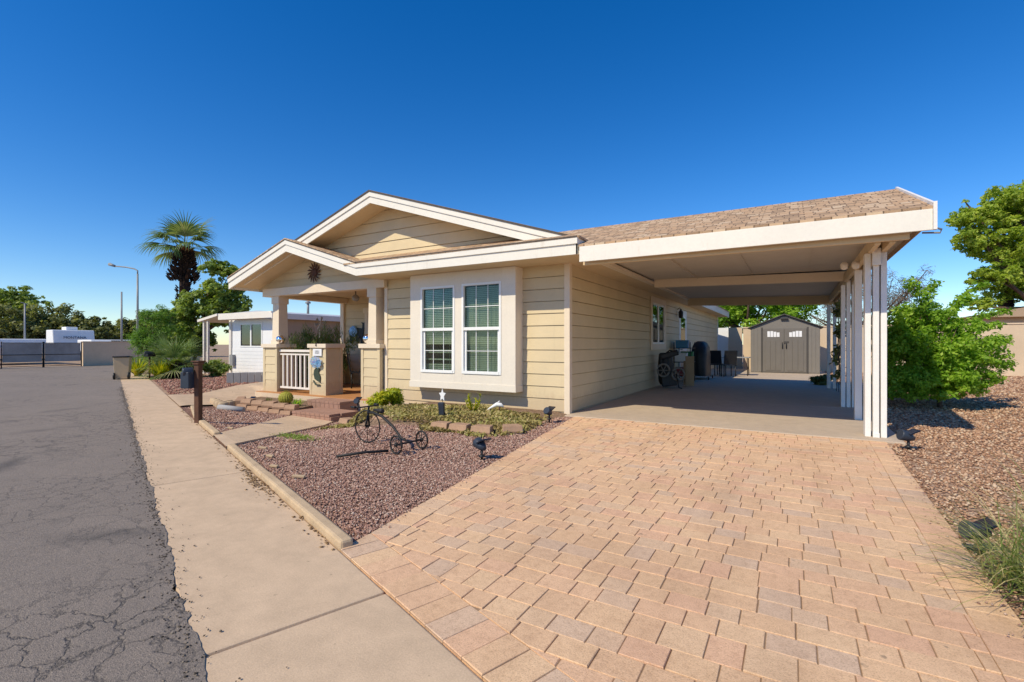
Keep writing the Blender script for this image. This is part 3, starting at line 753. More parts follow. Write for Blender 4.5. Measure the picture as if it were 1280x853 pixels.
# pillars with panelled sides, caps, tapered columns
def pillar(x0, x1, y0, y1, panels=True, col=None):
    m = MB(); m.box(x0+.02,y0+.02,-.02,x1-.02,y1-.02,1.15)
    for (a,b) in ((x0,x0+.075),(x1-.075,x1)):
        m.box(a,y0,-.02,b,y0+.0195,1.15); m.box(a,y1-.0195,-.02,b,y1,1.15)
    for (a,b) in ((x0,x0+.0195),(x1-.0195,x1)):
        m.box(a,y0+.0197,-.02,b,y0+.08,1.15); m.box(a,y1-.08,-.02,b,y1-.0197,1.15)
    m.box(x0+.0752,y0+.004,-.02,x1-.0752,y0+.0193,.10); m.box(x1-.0193,y0+.081,-.02,x1-.004,y1-.081,.10)
    z = .10
    while z < 1.13:                                   # lapped boards within the corner trim
        zz = min(z+.205, 1.15)
        m.add([(x0+.076,y0+.006,z),(x1-.076,y0+.006,z),(x1-.076,y0+.0185,zz),(x0+.076,y0+.0185,zz)], [(0,1,2,3)])
        m.add([(x0+.076,y0+.006,z),(x1-.076,y0+.006,z),(x1-.076,y0+.02,z),(x0+.076,y0+.02,z)], [(0,3,2,1)])
        m.add([(x1-.006,y0+.081,z),(x1-.006,y1-.081,z),(x1-.0185,y1-.081,zz),(x1-.0185,y0+.081,zz)], [(0,1,2,3)])
        z = zz
    p = m.build('porch_pillar', M['siding'], H)
    c = MB(); c.box(x0-.04,y0-.04,1.151,x1+.04,y1+.04,1.25); c.build('cap', M['trim'], p, .006)
    if col:
        a, b, cy = col; t = MB(); zt = 2.5; w0 = (b-a)/2; w1 = w0*.86; cx = (a+b)/2
        vs = []
        for (w, z) in ((w0,1.251),(w1,zt)): vs += [(cx-w,cy-w,z),(cx+w,cy-w,z),(cx+w,cy+w,z),(cx-w,cy+w,z)]
        t.add(vs, [(0,1,5,4),(1,2,6,5),(2,3,7,6),(3,0,4,7),(4,5,6,7)])
        t.box(cx-w1-.03,cy-w1-.03,2.30,cx+w1+.03,cy+w1+.03,2.499)
        t.box(cx-w0-.02,cy-w0-.02,1.2505,cx+w0+.02,cy+w0+.02,1.34)
        t.build('column', M['trim'], p, .004)
pillar(-8.74,-8.15,-.15,.36, col=(-8.46,-8.18,.06))
pillar(-6.85,-6.25,-.15,.36)
pillar(-5.06,-4.47,-.15,.10, col=(-4.84,-4.58,-.02))
# railing between the first two pillars
r = MB(); r.box(-8.14,-.09,1.04,-6.86,-.0,1.10); rail = r.build('railing', M['offwhite'], H, .004)
r = MB(); r.box(-8.14,-.07,.96,-6.86,-.02,1.0); r.build('upper_rail', M['offwhite'], rail, .004)
r = MB(); r.box(-8.14,-.075,.10,-6.86,-.015,.15); r.build('lower_rail', M['offwhite'], rail, .004)
for i in range(7):
    q = MB(); x = -8.02+i*.172; q.box(x-.022,-.065,.1505,x+.022,-.025,.9595); q.build('baluster', M['offwhite'], rail)
# low wall on the porch's open side
m = MB(); m.box(-8.74,.365,-.01,-8.6,2.41,.95); m.build('porch_side_wall', M['siding'], H)
# bay window: boxed out front with two double-hung windows
BY = -.28
wins = [(-3.175,-2.305,.67,2.405),(-2.135,-1.235,.67,2.415)]
bx0, bx1, bz0, bz1 = -3.46, -.93, .36, 2.668
m = MB()
xs = [bx0, wins[0][0], wins[0][1], wins[1][0], wins[1][1], bx1]
m.box(xs[0],BY,.47,xs[1],BY+.03,bz1); m.box(xs[2],BY,.47,xs[3],BY+.03,bz1); m.box(xs[4],BY,.47,xs[5],BY+.03,bz1)
m.box(xs[1],BY+.001,.47,xs[2],BY+.03,.67); m.box(xs[3],BY+.001,.47,xs[4],BY+.03,.67)
m.box(xs[1],BY+.001,2.405,xs[2],BY+.03,bz1); m.box(xs[3],BY+.001,2.415,xs[4],BY+.03,bz1)
m.box(bx0,BY+.031,.37,bx0+.03,-.005,bz1); m.box(bx1-.03,BY+.031,.37,bx1,-.005,bz1); m.box(bx0+.031,BY+.031,.37,bx1-.031,-.005,.40)
bay = m.build('bay_window', M['bay'], H, .003)
m = MB(); m.box(bx0-.012,BY-.014,bz0,bx1+.012,BY-.002,.475); m.box(bx1+.001,BY-.0015,bz0,bx1+.012,-.02,.475); m.box(bx0-.004,BY-.006,.476,bx1+.004,BY-.001,.49); m.build('apron_board', M['bay'], bay, .003)
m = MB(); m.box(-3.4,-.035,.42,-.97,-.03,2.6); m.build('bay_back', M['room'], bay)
for i, (a,b,z0,z1) in enumerate(wins):
    f = MB(); t = .045; y0 = BY-.012; zm = 1.54
    f.box(a,y0,z0,a+t,BY+.06,z1); f.box(b-t,y0,z0,b,BY+.06,z1); f.box(a+t+.0005,y0,z1-t,b-t-.0005,BY+.06,z1); f.box(a+t+.0005,y0-.008,z0,b-t-.0005,BY+.06,z0+t+.01)
    f.box(a+t+.0005,y0+.004,zm-.03,b-t-.0005,BY+.055,zm+.03)                      # meeting rail
    f.box(a+t+.0005,BY+.024,z0+t+.0105,a+t+.05,BY+.05,zm-.0305); f.box(b-t-.05,BY+.024,z0+t+.0105,b-t-.0005,BY+.05,zm-.0305)   # lower sash stiles
    fr = f.build('window_frame', M['vinyl'], bay, .003)
    g = MB(); g.box(a+t,BY+.038,z0+t,b-t,BY+.0435,z1-t); g.build('window_glass', M['glass'], bay)
    q = MB(); W = b-a-2*t
    for k_ in (1,2): x = a+t+W*k_/3; q.box(x-.006,BY+.031,z0+t+.011,x+.006,BY+.037,zm-.031); q.box(x-.006,BY+.031,zm+.031,x+.006,BY+.037,z1-t-.001)
    for zz in ((z0+t+zm-.03)/2,(zm+.03+z1-t)/2): q.box(a+t+.001,BY+.0315,zz-.006,b-t-.001,BY+.0375,zz+.006)
    q.build('muntin', M['vinyl'], bay)
    bl = MB(); z = z0+.05+(.0 if i else .0)
    while z < z1-.04:
        skip = (i == 0 and .85 < z < 1.3)
        tilt = 1.05 if i else .8
        if not (skip and random.random() < .75):
            c = .019; dy, dz = c*math.cos(tilt), c*math.sin(tilt)
            y = BY+.115
            bl.add([(a+t*.5,y-dy,z-dz),(b-t*.5,y-dy,z-dz),(b-t*.5,y+dy,z+dz),(a+t*.5,y+dy,z+dz)], [(0,1,2,3)])
        z += .036
    for x in (a+.2,b-.2): bl.tube([(x,BY+.09,z0+.05),(x,BY+.09,z1-.05)], .003, 5)
    bl.build('window_blind', M['blind'], bay)
# side window, side door and lamp under the carport
m = MB(); m.box(.02,5.6,1.08,.05,5.75,2.58); m.box(.02,7.25,1.08,.05,7.4,2.58); m.box(.02,5.751,2.42,.05,7.249,2.58); m.box(.02,5.751,1.08,.055,7.249,1.24)
sw_ = m.build('side_window', M['trim'], H, .004)
m = MB()
for (a,b) in ((5.75,6.5),(6.5,7.25)):
    m.box(.0,a,1.24,.035,a+.06,2.42); m.box(.0,b-.06,1.24,.035,b,2.42); m.box(.0,a+.0605,1.24,.035,b-.0605,1.30); m.box(.0,a+.0605,2.36,.035,b-.0605,2.42)
m.build('window_frame', M['vinyl'], sw_)
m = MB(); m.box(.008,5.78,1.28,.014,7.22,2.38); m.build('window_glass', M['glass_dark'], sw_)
m = MB(); m.box(.0,9.55,.015,.03,9.65,2.45); m.box(.0,10.75,.015,.03,10.85,2.45); m.box(.0,9.651,2.36,.03,10.749,2.45); m.box(.0,9.651,.015,.02,10.749,2.359)
sd = m.build('side_door', M['vinyl'], H, .004)
m = MB(); m.box(.021,9.8,1.15,.026,10.6,2.2); m.build('door_glass', M['glass_dark'], sd)
m = MB(); m.tube([(.02,9.72,1.05),(.07,9.72,1.05),(.07,9.85,1.05)], .014, 8); m.build('door_handle', M['steel'], sd)
# porch door and tall sidelight
m = MB(); m.box(-7.74,2.44,.0,-7.60,2.478,2.30); m.box(-6.58,2.44,.0,-6.44,2.478,2.30); m.box(-7.80,2.43,2.18,-6.38,2.478,2.34)
m.box(-7.599,2.455,.0,-6.581,2.478,.9)
pd = m.build('porch_door', M['trim'], H, .004)
m = MB(); m.box(-7.59,2.468,.9,-6.59,2.474,2.18); m.build('door_glass', M['glass_dark'], pd)
m = MB(); m.box(-7.52,2.45,1.50,-6.66,2.466,1.53); m.box(-7.12,2.45,.91,-7.09,2.466,2.17); m.build('muntin', M['vinyl'], pd)
# porch lamp and fan-like fitting below the ceiling
t = thing('ceiling_lamp', 'small dark lamp hanging below the porch ceiling', 'lamp', (-6.4,.9,2.66))
m = MB(); m.tube([(-6.4,.9,2.664),(-6.4,.9,2.52)], .012, 6); m.build('rod', M['iron'], t, loc=(-6.4,.9,2.66))
m = MB(); m.lathe((-6.4,.9,2.36), [(.03,0),(.085,.03),(.10,.10),(.05,.16),(.02,.17)], 14); m.build('lamp_shade', M['steel'], t, loc=(-6.4,.9,2.66))

# steps
def step(label, x0,y0,z0,x1,y1,z1):
    m = MB(); m.box(x0+.01,y0+.012,z0,x1-.01,y1,z1-.05)
    x = x0                                           # a row of capping bricks
    while x < x1-.05:
        w = min(.145, x1-x); m.box(x+.003,y0,z1-.05,x+w-.003,y0+.26,z1); x += w
    m.box(x0+.003,y0+.266,z1-.05,x1-.003,y1,z1-.002)
    z = z0
    x = x0+.01
    while x < x1-.06: m.box(x+.004,y0+.004,z0,min(x+.145,x1)-.004,y0+.0115,z1-.056); x += .145
    o = m.build('porch_step', M['step'], None, .006, loc=((x0+x1)/2,y0,z0)); tag(o, label, 'step', 'brick porch steps')
step('lower brick step at the end of the concrete walk', -5.55,-1.56,-.32,-4.35,-.86,-.14)
step('upper brick step against the porch floor', -6.0,-.86,-.32,-4.92,-.345,.0)

# ------------------------------------------------------------------ CARPORT
K_ = thing('carport', 'attached open carport with white fascia, shingled front and paired white posts', 'carport', (2.6,0,0))
cz = 2.78; cs = .36
slab([(.535,-.83,cz-.01),(4.80,-.83,cz-.01),(4.80,1.47,cz+cs*2.27),(-1.7,1.47,cz+cs*2.27),(-.2,.0,cz+cs*.8)], .035).build('roof', M['shingle_y'], K_)
slab([(-1.7,1.472,cz+cs*2.27),(4.80,1.472,cz+cs*2.27),(4.80,3.8,2.86),(.535,3.8,2.86),(.54,3.0,2.95)], .035).build('roof', M['shingle_y'], K_)
m = MB(); m.prism([(.54,3.8,2.84),(4.8,3.8,2.74),(4.8,8.5,2.66),(.54,8.5,2.74)], (0,0,.05)); m.build('flat_roof', M['roofmetal'], K_)
m = MB(); m.prism([(.54,-.835,cz-.245),(4.80,-.835,cz-.245),(4.80,-.835,cz-.006),(.54,-.835,cz-.006)], (0,.035,0)); m.build('fascia', M['fascia'], K_, .004)
m = MB()
for (a,b,za,zb) in ((-.85,1.47,cz-.02,cz+cs*2.27-.01),(1.47,3.8,cz+cs*2.27-.01,2.84)):
    m.prism([(4.802,a,za-.02),(4.802,b,zb-.02),(4.802,b,zb+.075),(4.802,a,za+.075)], (.03,0,0))
m.prism([(4.8025,-.856,cz-.245),(4.8025,-.80,cz-.245),(4.8025,-.80,cz-.03),(4.8025,-.856,cz+.07)], (.033,0,0))
m.build('rake_board', M['post'], K_)
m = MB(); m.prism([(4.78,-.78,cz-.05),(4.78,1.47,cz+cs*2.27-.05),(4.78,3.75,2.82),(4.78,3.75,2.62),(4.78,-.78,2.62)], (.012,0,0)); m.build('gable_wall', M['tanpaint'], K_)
# ceilings
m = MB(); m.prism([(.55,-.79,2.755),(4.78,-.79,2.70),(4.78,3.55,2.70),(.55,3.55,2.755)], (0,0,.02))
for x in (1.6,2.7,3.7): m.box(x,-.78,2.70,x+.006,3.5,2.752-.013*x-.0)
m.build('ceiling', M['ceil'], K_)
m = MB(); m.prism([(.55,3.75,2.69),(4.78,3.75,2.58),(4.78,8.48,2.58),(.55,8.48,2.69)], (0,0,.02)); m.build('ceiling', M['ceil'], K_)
# beams
def beam(x0,z0,x1,z1,y,h,t,mat='trim'):
    m = MB(); m.prism([(x0,y,z0),(x1,y,z1),(x1,y,z1+h),(x0,y,z0+h)], (0,t,0)); return m.build('beam', M[mat], K_, .004)
beam(.55,2.50,4.62,2.475,-.70,.12,.06,'soffit')
beam(.62,2.575,4.40,2.485,3.58,.19,.10)
beam(.56,2.46,4.76,2.33,8.1,.27,.10,'soffit')
m = MB(); m.prism([(.506,-.78,2.665),(.615,-.78,2.665),(.615,8.4,2.645),(.506,8.4,2.645)], (0,0,.06)); m.build('beam', M['trim'], K_, .004)
m = MB(); m.box(4.30,-.62,2.455,4.36,3.57,2.61); m.box(4.44,-.62,2.455,4.50,3.57,2.61); m.build('beam', M['soffit'], K_, .004)
m = MB(); m.box(4.30,3.69,2.40,4.36,8.2,2.56); m.box(4.44,3.69,2.40,4.50,8.2,2.56); m.build('beam', M['soffit'], K_, .004)
def post(x0,y0,x1,y1,z1=2.455): m = MB(); m.box(x0,y0,.014,x1,y1,z1); m.build('post', M['post'], K_, .005)
post(4.270,.02,4.335,.20); post(4.355,.0,4.42,.14,2.60); post(4.440,.02,4.505,.20)
post(4.31,1.70,4.41,1.84); post(4.255,3.50,4.325,3.64,2.40); post(4.345,3.52,4.41,3.62,2.49); post(4.43,3.50,4.495,3.64,2.40)
post(4.26,8.08,4.34,8.2,2.33); post(4.40,8.08,4.48,8.2,2.33)
m = MB(); m.box(4.34,-.08,2.28,4.43,-.001,2.50); m.build('bracket', M['post'], K_, .004)
m = MB(); m.box(4.352,-.012,.014,4.425,-.001,.075); m.build('bracket', M['post'], K_, .004)
# small lines of trim on the roof's end
m = MB(); m.tube([(4.84,-.2,2.72),(5.02,-.12,2.66),(5.02,-.06,2.63),(4.84,-.1,2.64)], .012, 6); m.build('gutter_hook', M['steel'], K_)
t = thing('flood_lamp', 'twin white flood lamp under the carport ceiling by the front posts', 'lamp', (4.27,1.0,2.45))
m = MB(); m.box(4.22,.96,2.40,4.299,1.04,2.50); m.build('base', M['offwhite'], t, .006, loc=(4.27,1.0,2.45))
for dx in (-.09,.05):
    m = MB(); m.lathe((4.20+dx,.93,2.37), [(.02,.0),(.045,.02),(.05,.09),(.03,.11)], 12); m.build('lamp_head', M['offwhite'], t, loc=(4.27,1.0,2.45))
t = thing('wall_lantern', 'dark wall lantern beside the side door under the carport', 'lamp', (.03,9.2,2.3))
m = MB(); m.lathe((.14,9.2,2.12), [(.04,0),(.07,.03),(.08,.22),(.04,.26),(.02,.32)], 10); m.build('shade', M['iron'], t, loc=(.03,9.2,2.3))
m = MB(); m.tube([(.02,9.2,2.42),(.10,9.2,2.48),(.14,9.2,2.42)], .012, 6); m.build('arm', M['iron'], t, loc=(.03,9.2,2.3))

# ------------------------------------------------------------------ SHED
S0 = (3.13,15.4,.015)
T = thing('garden_shed', 'grey plastic garden shed with double doors and a low gable roof', 'shed', S0)
x0, x1, y0, y1, ze, zp = 1.86, 4.40, 15.4, 17.6, 1.93, 2.45; xm = (x0+x1)/2
def sh(m, name, mat, parent=T, bev=.004): return m.build(name, M[mat], parent, bev, loc=S0)
m = MB(); m.prism([(x0,y0,.016),(x1,y0,.016),(x1,y0,ze),(xm,y0,zp),(x0,y0,ze)], (0,y1-y0,0))
for i in range(6):
    for (a,b) in ((x0,2.28),(3.98,x1)):
        if i < 3: x = a+(b-a)*(i+.5)/3; m.box(x-.05,y0-.012,.06,x+.05,y0-.001,ze-.02)
sh(m, 'wall', 'shed')
m = MB()
for (a,za,b,zb) in ((x0-.12,ze-.03,xm,zp+.02),(xm,zp+.02,x1+.12,ze-.03)): m.prism([(a,y0-.1,za),(b,y0-.1,zb),(b,y0-.1,zb+.045),(a,y0-.1,za+.045)], (0,y1-y0+.2,0))
sh(m, 'roof', 'shed_trim')
for (a,b) in ((2.33,3.12),(3.14,3.93)):
    m = MB(); m.box(a,y0-.03,.06,b,y0-.002,1.90); d = sh(m, 'door', 'shed_door', T)
    m = MB()
    for k_ in range(3): m.box(a+.1+k_*.2,y0-.045,.12,a+.28+k_*.2,y0-.031,1.40)
    sh(m, 'panel', 'shed_door', d)
    m = MB(); gl = []
    for k_ in range(4):
        xa = a+.17+k_*.118; top = 1.80-.05*abs(1.5-k_-(.9 if a < 3 else -.9))*.6
        m.box(xa,y0-.04,1.54,xa+.10,y0-.031,top)
    sh(m, 'window', 'white', d, 0)
    hx = 3.06 if a < 3 else 3.2
    m = MB(); m.tube([(hx,y0-.035,1.05),(hx,y0-.08,1.08),(hx,y0-.08,1.27),(hx,y0-.035,1.30)], .016, 6); sh(m, 'handle', 'black', d, 0)
m = MB(); m.box(3.10,y0-.055,1.28,3.30,y0-.046,1.36); sh(m, 'latch', 'shed_trim')
for (a,b) in ((2.26,2.32),(3.94,4.0)): m = MB(); m.box(a,y0-.02,.03,b,y0-.001,1.95); sh(m, 'door_frame', 'shed_trim')
m = MB(); m.box(2.0+1.0,y0-.09,2.26,3.26,y0-.005,2.36); m.box(2.98,y0-.12,2.30,3.28,y0-.092,2.33); sh(m, 'vent', 'shed_trim')

# ------------------------------------------------------------------ boundary walls behind
def wall_box(name, label, x0,y0,x1,y1,z1,mat,cap=True):
    m = MB(); m.box(x0,y0,-.3,x1,y1,z1)
    o = m.build(name, M[mat], None, .01, loc=((x0+x1)/2,y0,0)); tag(o, label, 'wall')
    if cap:
        c = MB(); c.box(x0-.02,y0-.03,z1+.001,x1+.02,y1+.03,z1+.06); c.build('coping', M[mat], o, .01)
    return o
wall_box('garden_wall', 'long tan stucco wall behind the shed and the bright green bush', 1.3,18.6,34,18.8,2.02,'stucco')
wall_box('garden_wall', 'short tan wall stub left of the shed with a white gate beside it', .42,20.6,1.10,20.75,2.12,'stucco',False)
t = thing('side_gate', 'narrow white gate between the house corner and the tan wall', 'gate', (0,21.7,0))
m = MB(); m.box(-.6,21.65,.03,.40,21.69,2.15); m.build('panel', M['white'], t, .004, loc=(0,21.7,0))
m = MB(); m.box(.34,21.60,.02,.42,21.645,2.2); m.build('gate_post', M['offwhite'], t, .004, loc=(0,21.7,0))
# neighbour's roof over the wall on the right
t = thing('distant_house', 'low tan house with a shallow roof behind the long garden wall', 'house', (15,27,0))
m = MB(); m.box(11.5,26,-.3,24,34,2.6); m.build('wall', M['stucco'], t, loc=(15,27,0))
m = MB(); m.prism([(11.0,25.4,2.6),(17.7,25.4,3.9),(24.4,25.4,2.6)], (0,9,0)); m.build('roof', M['tanpaint'], t, loc=(15,27,0))

# ------------------------------------------------------------------ things under the carport
# folded golf trolley with its bag
B0 = (.52,5.95,.015)
t = thing('golf_trolley', 'black folded golf trolley with grey wheels against the side wall', 'trolley', B0)
m = MB(); m.obox((.40,6.0,.50), (.42,.36,.86), (0,-.14,.2), taper=.8); m.obox((.46,5.93,.95), (.5,.3,.16), (0,-.3,.2)); m.lathe((.34,6.02,.10), [(.16,0),(.20,.1),(.22,.5),(.19,.85),(.15,.9)], 14)
m.build('bag', M['black'], t, .03, loc=B0)
for (x,yw,z) in ((.36,5.66,.52),(.72,5.80,.42)):
    ring = [(x+.15*math.cos(a),yw+.05*math.cos(a),z+.17*math.sin(a)) for a in np.linspace(0,2*math.pi,18)[:-1]]
    m = MB(); m.tube(ring, .028, 7, closed=True); w = m.build('wheel', M['shed'], t, loc=B0)
    m = MB()
    for k_ in range(3):
        a = k_*math.pi/3; m.tube([(x-.14*math.cos(a),yw-.05*math.cos(a),z-.16*math.sin(a)),(x+.14*math.cos(a),yw+.05*math.cos(a),z+.16*math.sin(a))], .013, 5)
    m.build('spoke', M['shed'], w, loc=B0)
m = MB(); m.tube([(.68,5.78,.42),(.76,5.72,.06),(.84,5.72,.04)], .018, 6); m.build('stand', M['iron'], t, loc=B0)
m = MB(); m.tube([(.30,5.8,.9),(.5,5.75,1.07),(.72,5.8,1.02)], .018, 6); m.build('handle', M['iron'], t, loc=B0)
t = MB(); t.obox((.86,6.75,.46), (.24,.05,.86), (.06,0,.15)); t.obox((.80,6.84,.40), (.26,.05,.7), (.06,0,.15))
tag(t.build('cardboard_panel', M['card'], None, .004, loc=(.86,6.75,.03)), 'tan cardboard sheets leaning beside the black golf trolley', 'cardboard')
B0 = (.36,8.6,.015)
t = thing('storage_rack', 'narrow open rack with shelves against the side wall by the door', 'rack', B0)
for x in (.12,.62):
    for yy in (8.2,9.0): m = MB(); m.tube([(x,yy,.02),(x,yy,1.30)], .014, 6); m.build('leg', M['iron'], t, loc=B0)
for z in (.2,.65,1.1): m = MB(); m.box(.1,8.18,z,.64,9.02,z+.02); m.build('shelf', M['iron'], t, loc=B0)
def crate(label, x,y,z,w,d,h,mat,cat='box'):
    m = MB(); m.obox((x,y,z+h/2),(w,d,h),(0,0,.06),taper=1.06); m.obox((x,y,z+h+.014),(w*1.12,d*1.12,.026),(0,0,.06))
    tag(m.build('storage_box', M[mat], None, .012, loc=(x,y,z)), label, cat, 'boxes on the storage rack')
crate('blue storage box on the top shelf of the rack', .35,8.35,1.121,.36,.28,.22,'blue')
crate('pale storage box on the top shelf behind the blue one', .35,8.78,1.121,.34,.34,.18,'offwhite')
crate('white storage box on the middle shelf', .30,8.4,.671,.36,.30,.26,'white')
crate('green storage box on the middle shelf', .42,8.8,.671,.36,.28,.30,'green')
crate('dull red box on the bottom shelf of the rack', .35,8.45,.221,.36,.32,.24,'red')
crate('grey white box on the bottom shelf beside the red one', .40,8.82,.221,.32,.30,.24,'offwhite')
B0 = (.55,10.2,.015)
t = thing('barbecue_grill', 'barbecue grill under a loose black cover against the house wall', 'grill', B0)
m = MB()
prof = [(.02,.62,.50),(.35,.64,.52),(.75,.62,.50),(1.0,.56,.44),(1.16,.40,.32),(1.22,.2,.18)]
vs = []; 
for (z,w,d) in prof:
    for j in range(20):
        a = 2*math.pi*j/20; f = 1+.05*math.sin(a*5+z*6); ca, sa = math.cos(a), math.sin(a)
        vs.append((.62+w*.78*f*np.sign(ca)*abs(ca)**.6*.6, 10.2+d*1.15*f*np.sign(sa)*abs(sa)**.6, z+.12))
fs = [(i*20+j,i*20+(j+1)%20,(i+1)*20+(j+1)%20,(i+1)*20+j) for i in range(5) for j in range(20)]+[tuple(range(100,120))]
m.add(vs, fs, True); m.build('cover', M['black'], t, loc=B0)
for (x,yy) in ((.3,9.75),(.95,9.75),(.3,10.65),(.95,10.65)): m = MB(); m.lathe((x-.02,yy,.075), [(.02,0),(.06,.005),(.06,.035),(.02,.04)], 12, 'X'); m.build('wheel', M['black'], t, loc=B0)
# folding table and two dark chairs behind the grill
B0 = (1.35,12.9,.015)
t = thing('folding_table', 'long grey folding table at the back of the carport', 'table', B0)
m = MB(); m.box(.75,12.6,.70,2.0,13.3,.735); m.build('table_top', M['steel'], t, .006, loc=B0)
for x in (.85,1.92):
    m = MB(); m.tube([(x,12.66,.70),(x+.02,12.64,.016)], .018, 6); m.build('leg', M['iron'], t, loc=B0)
    m = MB(); m.tube([(x,13.24,.70),(x+.02,13.26,.016)], .018, 6); m.build('leg', M['iron'], t, loc=B0)
def chair(loc, rz, label, group):
    t = thing('patio_chair', label, 'chair', loc, group)
    def q(m, n): o = m.build(n, M['black'], t); o.location = (0,0,0); return o
    m = MB(); m.box(-.24,-.24,.42,.24,.24,.46); q(m,'seat')
    m = MB(); m.prism([(-.23,.22,.47),(.23,.22,.47),(.23,.32,.98),(-.23,.32,.98)], (0,.03,0)); q(m,'backrest')
    for (x,y_) in ((-.21,-.21),(.21,-.21),(-.21,.21),(.21,.21)): m = MB(); m.tube([(x,y_,.0),(x,y_,.42)], .018, 6); q(m,'leg')
    t.rotation_euler = (0,0,rz); return t
chair((.95,12.15,.016), 2.9, 'black patio chair between the covered grill and the folding table', 'dark chairs by the folding table')
chair((1.30,12.05,.016), 3.6, 'second black patio chair in front of the folding table', 'dark chairs by the folding table')

# ------------------------------------------------------------------ PORCH things
def porch_sphere(x,y,label):
    m = MB(); prof = [(.11*math.sin(a)+.002, .11-.11*math.cos(a)) for a in np.linspace(0,math.pi,14)]
    m.lathe((x,y,1.255), prof, 20); o = m.build('gazing_ball', M['chrome'], None, loc=(x,y,1.255)); tag(o, label, 'gazing ball', 'silver gazing balls on the pillars')
porch_sphere(-5.0,.0,'silver gazing ball on the pillar cap beside the right column')
porch_sphere(-8.13+.0,-.06,'silver gazing ball on the pillar cap beside the left column')
# sun-shaped wall art
SA = (-6.82,-.03,3.02)
m = MB(); m.lathe((SA[0],SA[1],SA[2]), [(.02,-.035),(.09,-.03),(.11,-.012),(.11,0)], 20, 'Y')
for k_ in range(14):
    a = 2*math.pi*k_/14; r0, r1 = .12, .265; c = lambda r, w: (SA[0]+r*math.cos(a+w), SA[1]-.02, SA[2]+r*math.sin(a+w))
    m.prism([c(r0,-.18),c((r0+r1)/2,-.02),c(r1,.20),c((r0+r1)/2,.20),c(r0,.12)], (0,.012,0))
tag(m.build('wall_sun', M['rust'], None, loc=SA), 'dark rusty metal sun with curved rays on the porch gable', 'wall art')
# animal-shaped wall ornament with blue disc
A0 = (-8.1,2.47,1.55)
t = thing('wall_ornament', 'dark metal animal silhouette with a pale blue disc on the porch wall', 'wall art', A0)
m = MB(); pr_ = [(-.42,.12),(-.30,.20),(.05,.22),(.28,.20),(.30,.34),(.24,.42),(.36,.40),(.48,.42),(.56,.34),(.50,.26),(.40,.20),(.34,.02),(.30,-.34),(.22,-.34),(.18,-.06),(.08,-.30),(.0,-.30),(-.04,-.04),(-.22,-.06),(-.26,-.34),(-.36,-.34),(-.36,-.05)]
m.prism([(A0[0]+a*.85,A0[1]-.02,A0[2]+b*.85) for a,b in pr_], (0,.015,0)); m.build('silhouette', M['iron'], t, loc=A0)
m = MB(); m.lathe((A0[0]-.12,A0[1]-.045,A0[2]+.08), [(.02,-.012),(.16,-.01),(.175,.02)], 20, 'Y'); m.build('disc', M['skyblue'], t, loc=A0)
# house number plaque, blue flowers and green pot on the middle pillar
A0 = (-6.55,-.16,1.04)
t = thing('number_plaque', 'white house number plaque on the middle porch pillar', 'sign', A0)
m = MB(); m.box(-6.70,-.172,.955,-6.38,-.152,1.125); m.build('plate', M['white'], t, .004, loc=A0)
def text(body, size, name, mat, parent, M4, ext=.002):
    cu = bpy.data.curves.new(name, 'FONT'); cu.body = body; cu.size = size; cu.align_x = 'CENTER'; cu.align_y = 'CENTER'; cu.extrude = ext
    tmp = bpy.data.objects.new('tmp', cu); C.objects.link(tmp); bpy.context.view_layer.update()
    me = bpy.data.meshes.new_from_object(tmp.evaluated_get(bpy.context.evaluated_depsgraph_get())); bpy.data.objects.remove(tmp)
    me.materials.clear(); me.materials.append(M[mat]); me.transform(M4)
    o = bpy.data.objects.new(name, me); C.objects.link(o); o.parent = parent; return o
text('101', .13, 'house_number', 'bluelamp', t, Matrix.Translation((.01,-.0135,0)) @ Matrix.Rotation(R(90),4,'X'))
m = MB(); 
for k_ in range(60):
    a = random.uniform(0,6.28); r = random.random()**.6; x, z = -6.55+.20*r*math.cos(a), .80+.12*r*math.sin(a); q = random.uniform(.02,.04); rr = random.random()
    for j in range(4):
        b = j*1.57+a; m.add([(x,-.20-random.uniform(0,.03),z),(x+q*math.cos(b-.4),-.21,z+q*math.sin(b-.4)),(x+q*1.3*math.cos(b),-.215,z+q*1.3*math.sin(b)),(x+q*math.cos(b+.4),-.21,z+q*math.sin(b+.4))], [(0,1,2,3)], rnd=rr)
m.tube([(-6.55,-.15,.80),(-6.55,-.205,.80)], .03, 8)
tag(m.build('flower_wreath', M['flower'], None, loc=(-6.55,-.2,.8)), 'blue and violet flower wreath hung below the number plaque', 'wreath')
A0 = (-6.56,-.17,.45)
m = MB(); m.prism([(A0[0]+a,A0[1],A0[2]+b) for a,b in [(-.10,.17),(.0,.22),(.11,.20),(.06,.12),(.12,.0),(.12,-.14),(.03,-.10),(-.08,-.06),(-.12,.06)]], (0,.02,0))
m.tube([(A0[0]-.13,A0[1]+.01,A0[2]-.10),(A0[0]-.02,A0[1]-.01,A0[2]-.19),(A0[0]+.11,A0[1]+.01,A0[2]-.20)], .02, 6)
tag(m.build('bird_ornament', M['moss'], None, .005, loc=A0), 'dark green bird ornament on the middle porch pillar', 'ornament')
m = MB(); m.tube([(-6.55,-.02,1.255),(-6.55,-.19,1.256),(-6.55,-.20,1.20)], .02, 6); tag(m.build('cap_hook', M['iron'], None, loc=(-6.55,-.1,1.255)), 'small dark hook over the middle pillar cap', 'hook')
chair((-7.2,1.75,.006), 2.4, 'black porch chair behind the middle pillar', None)

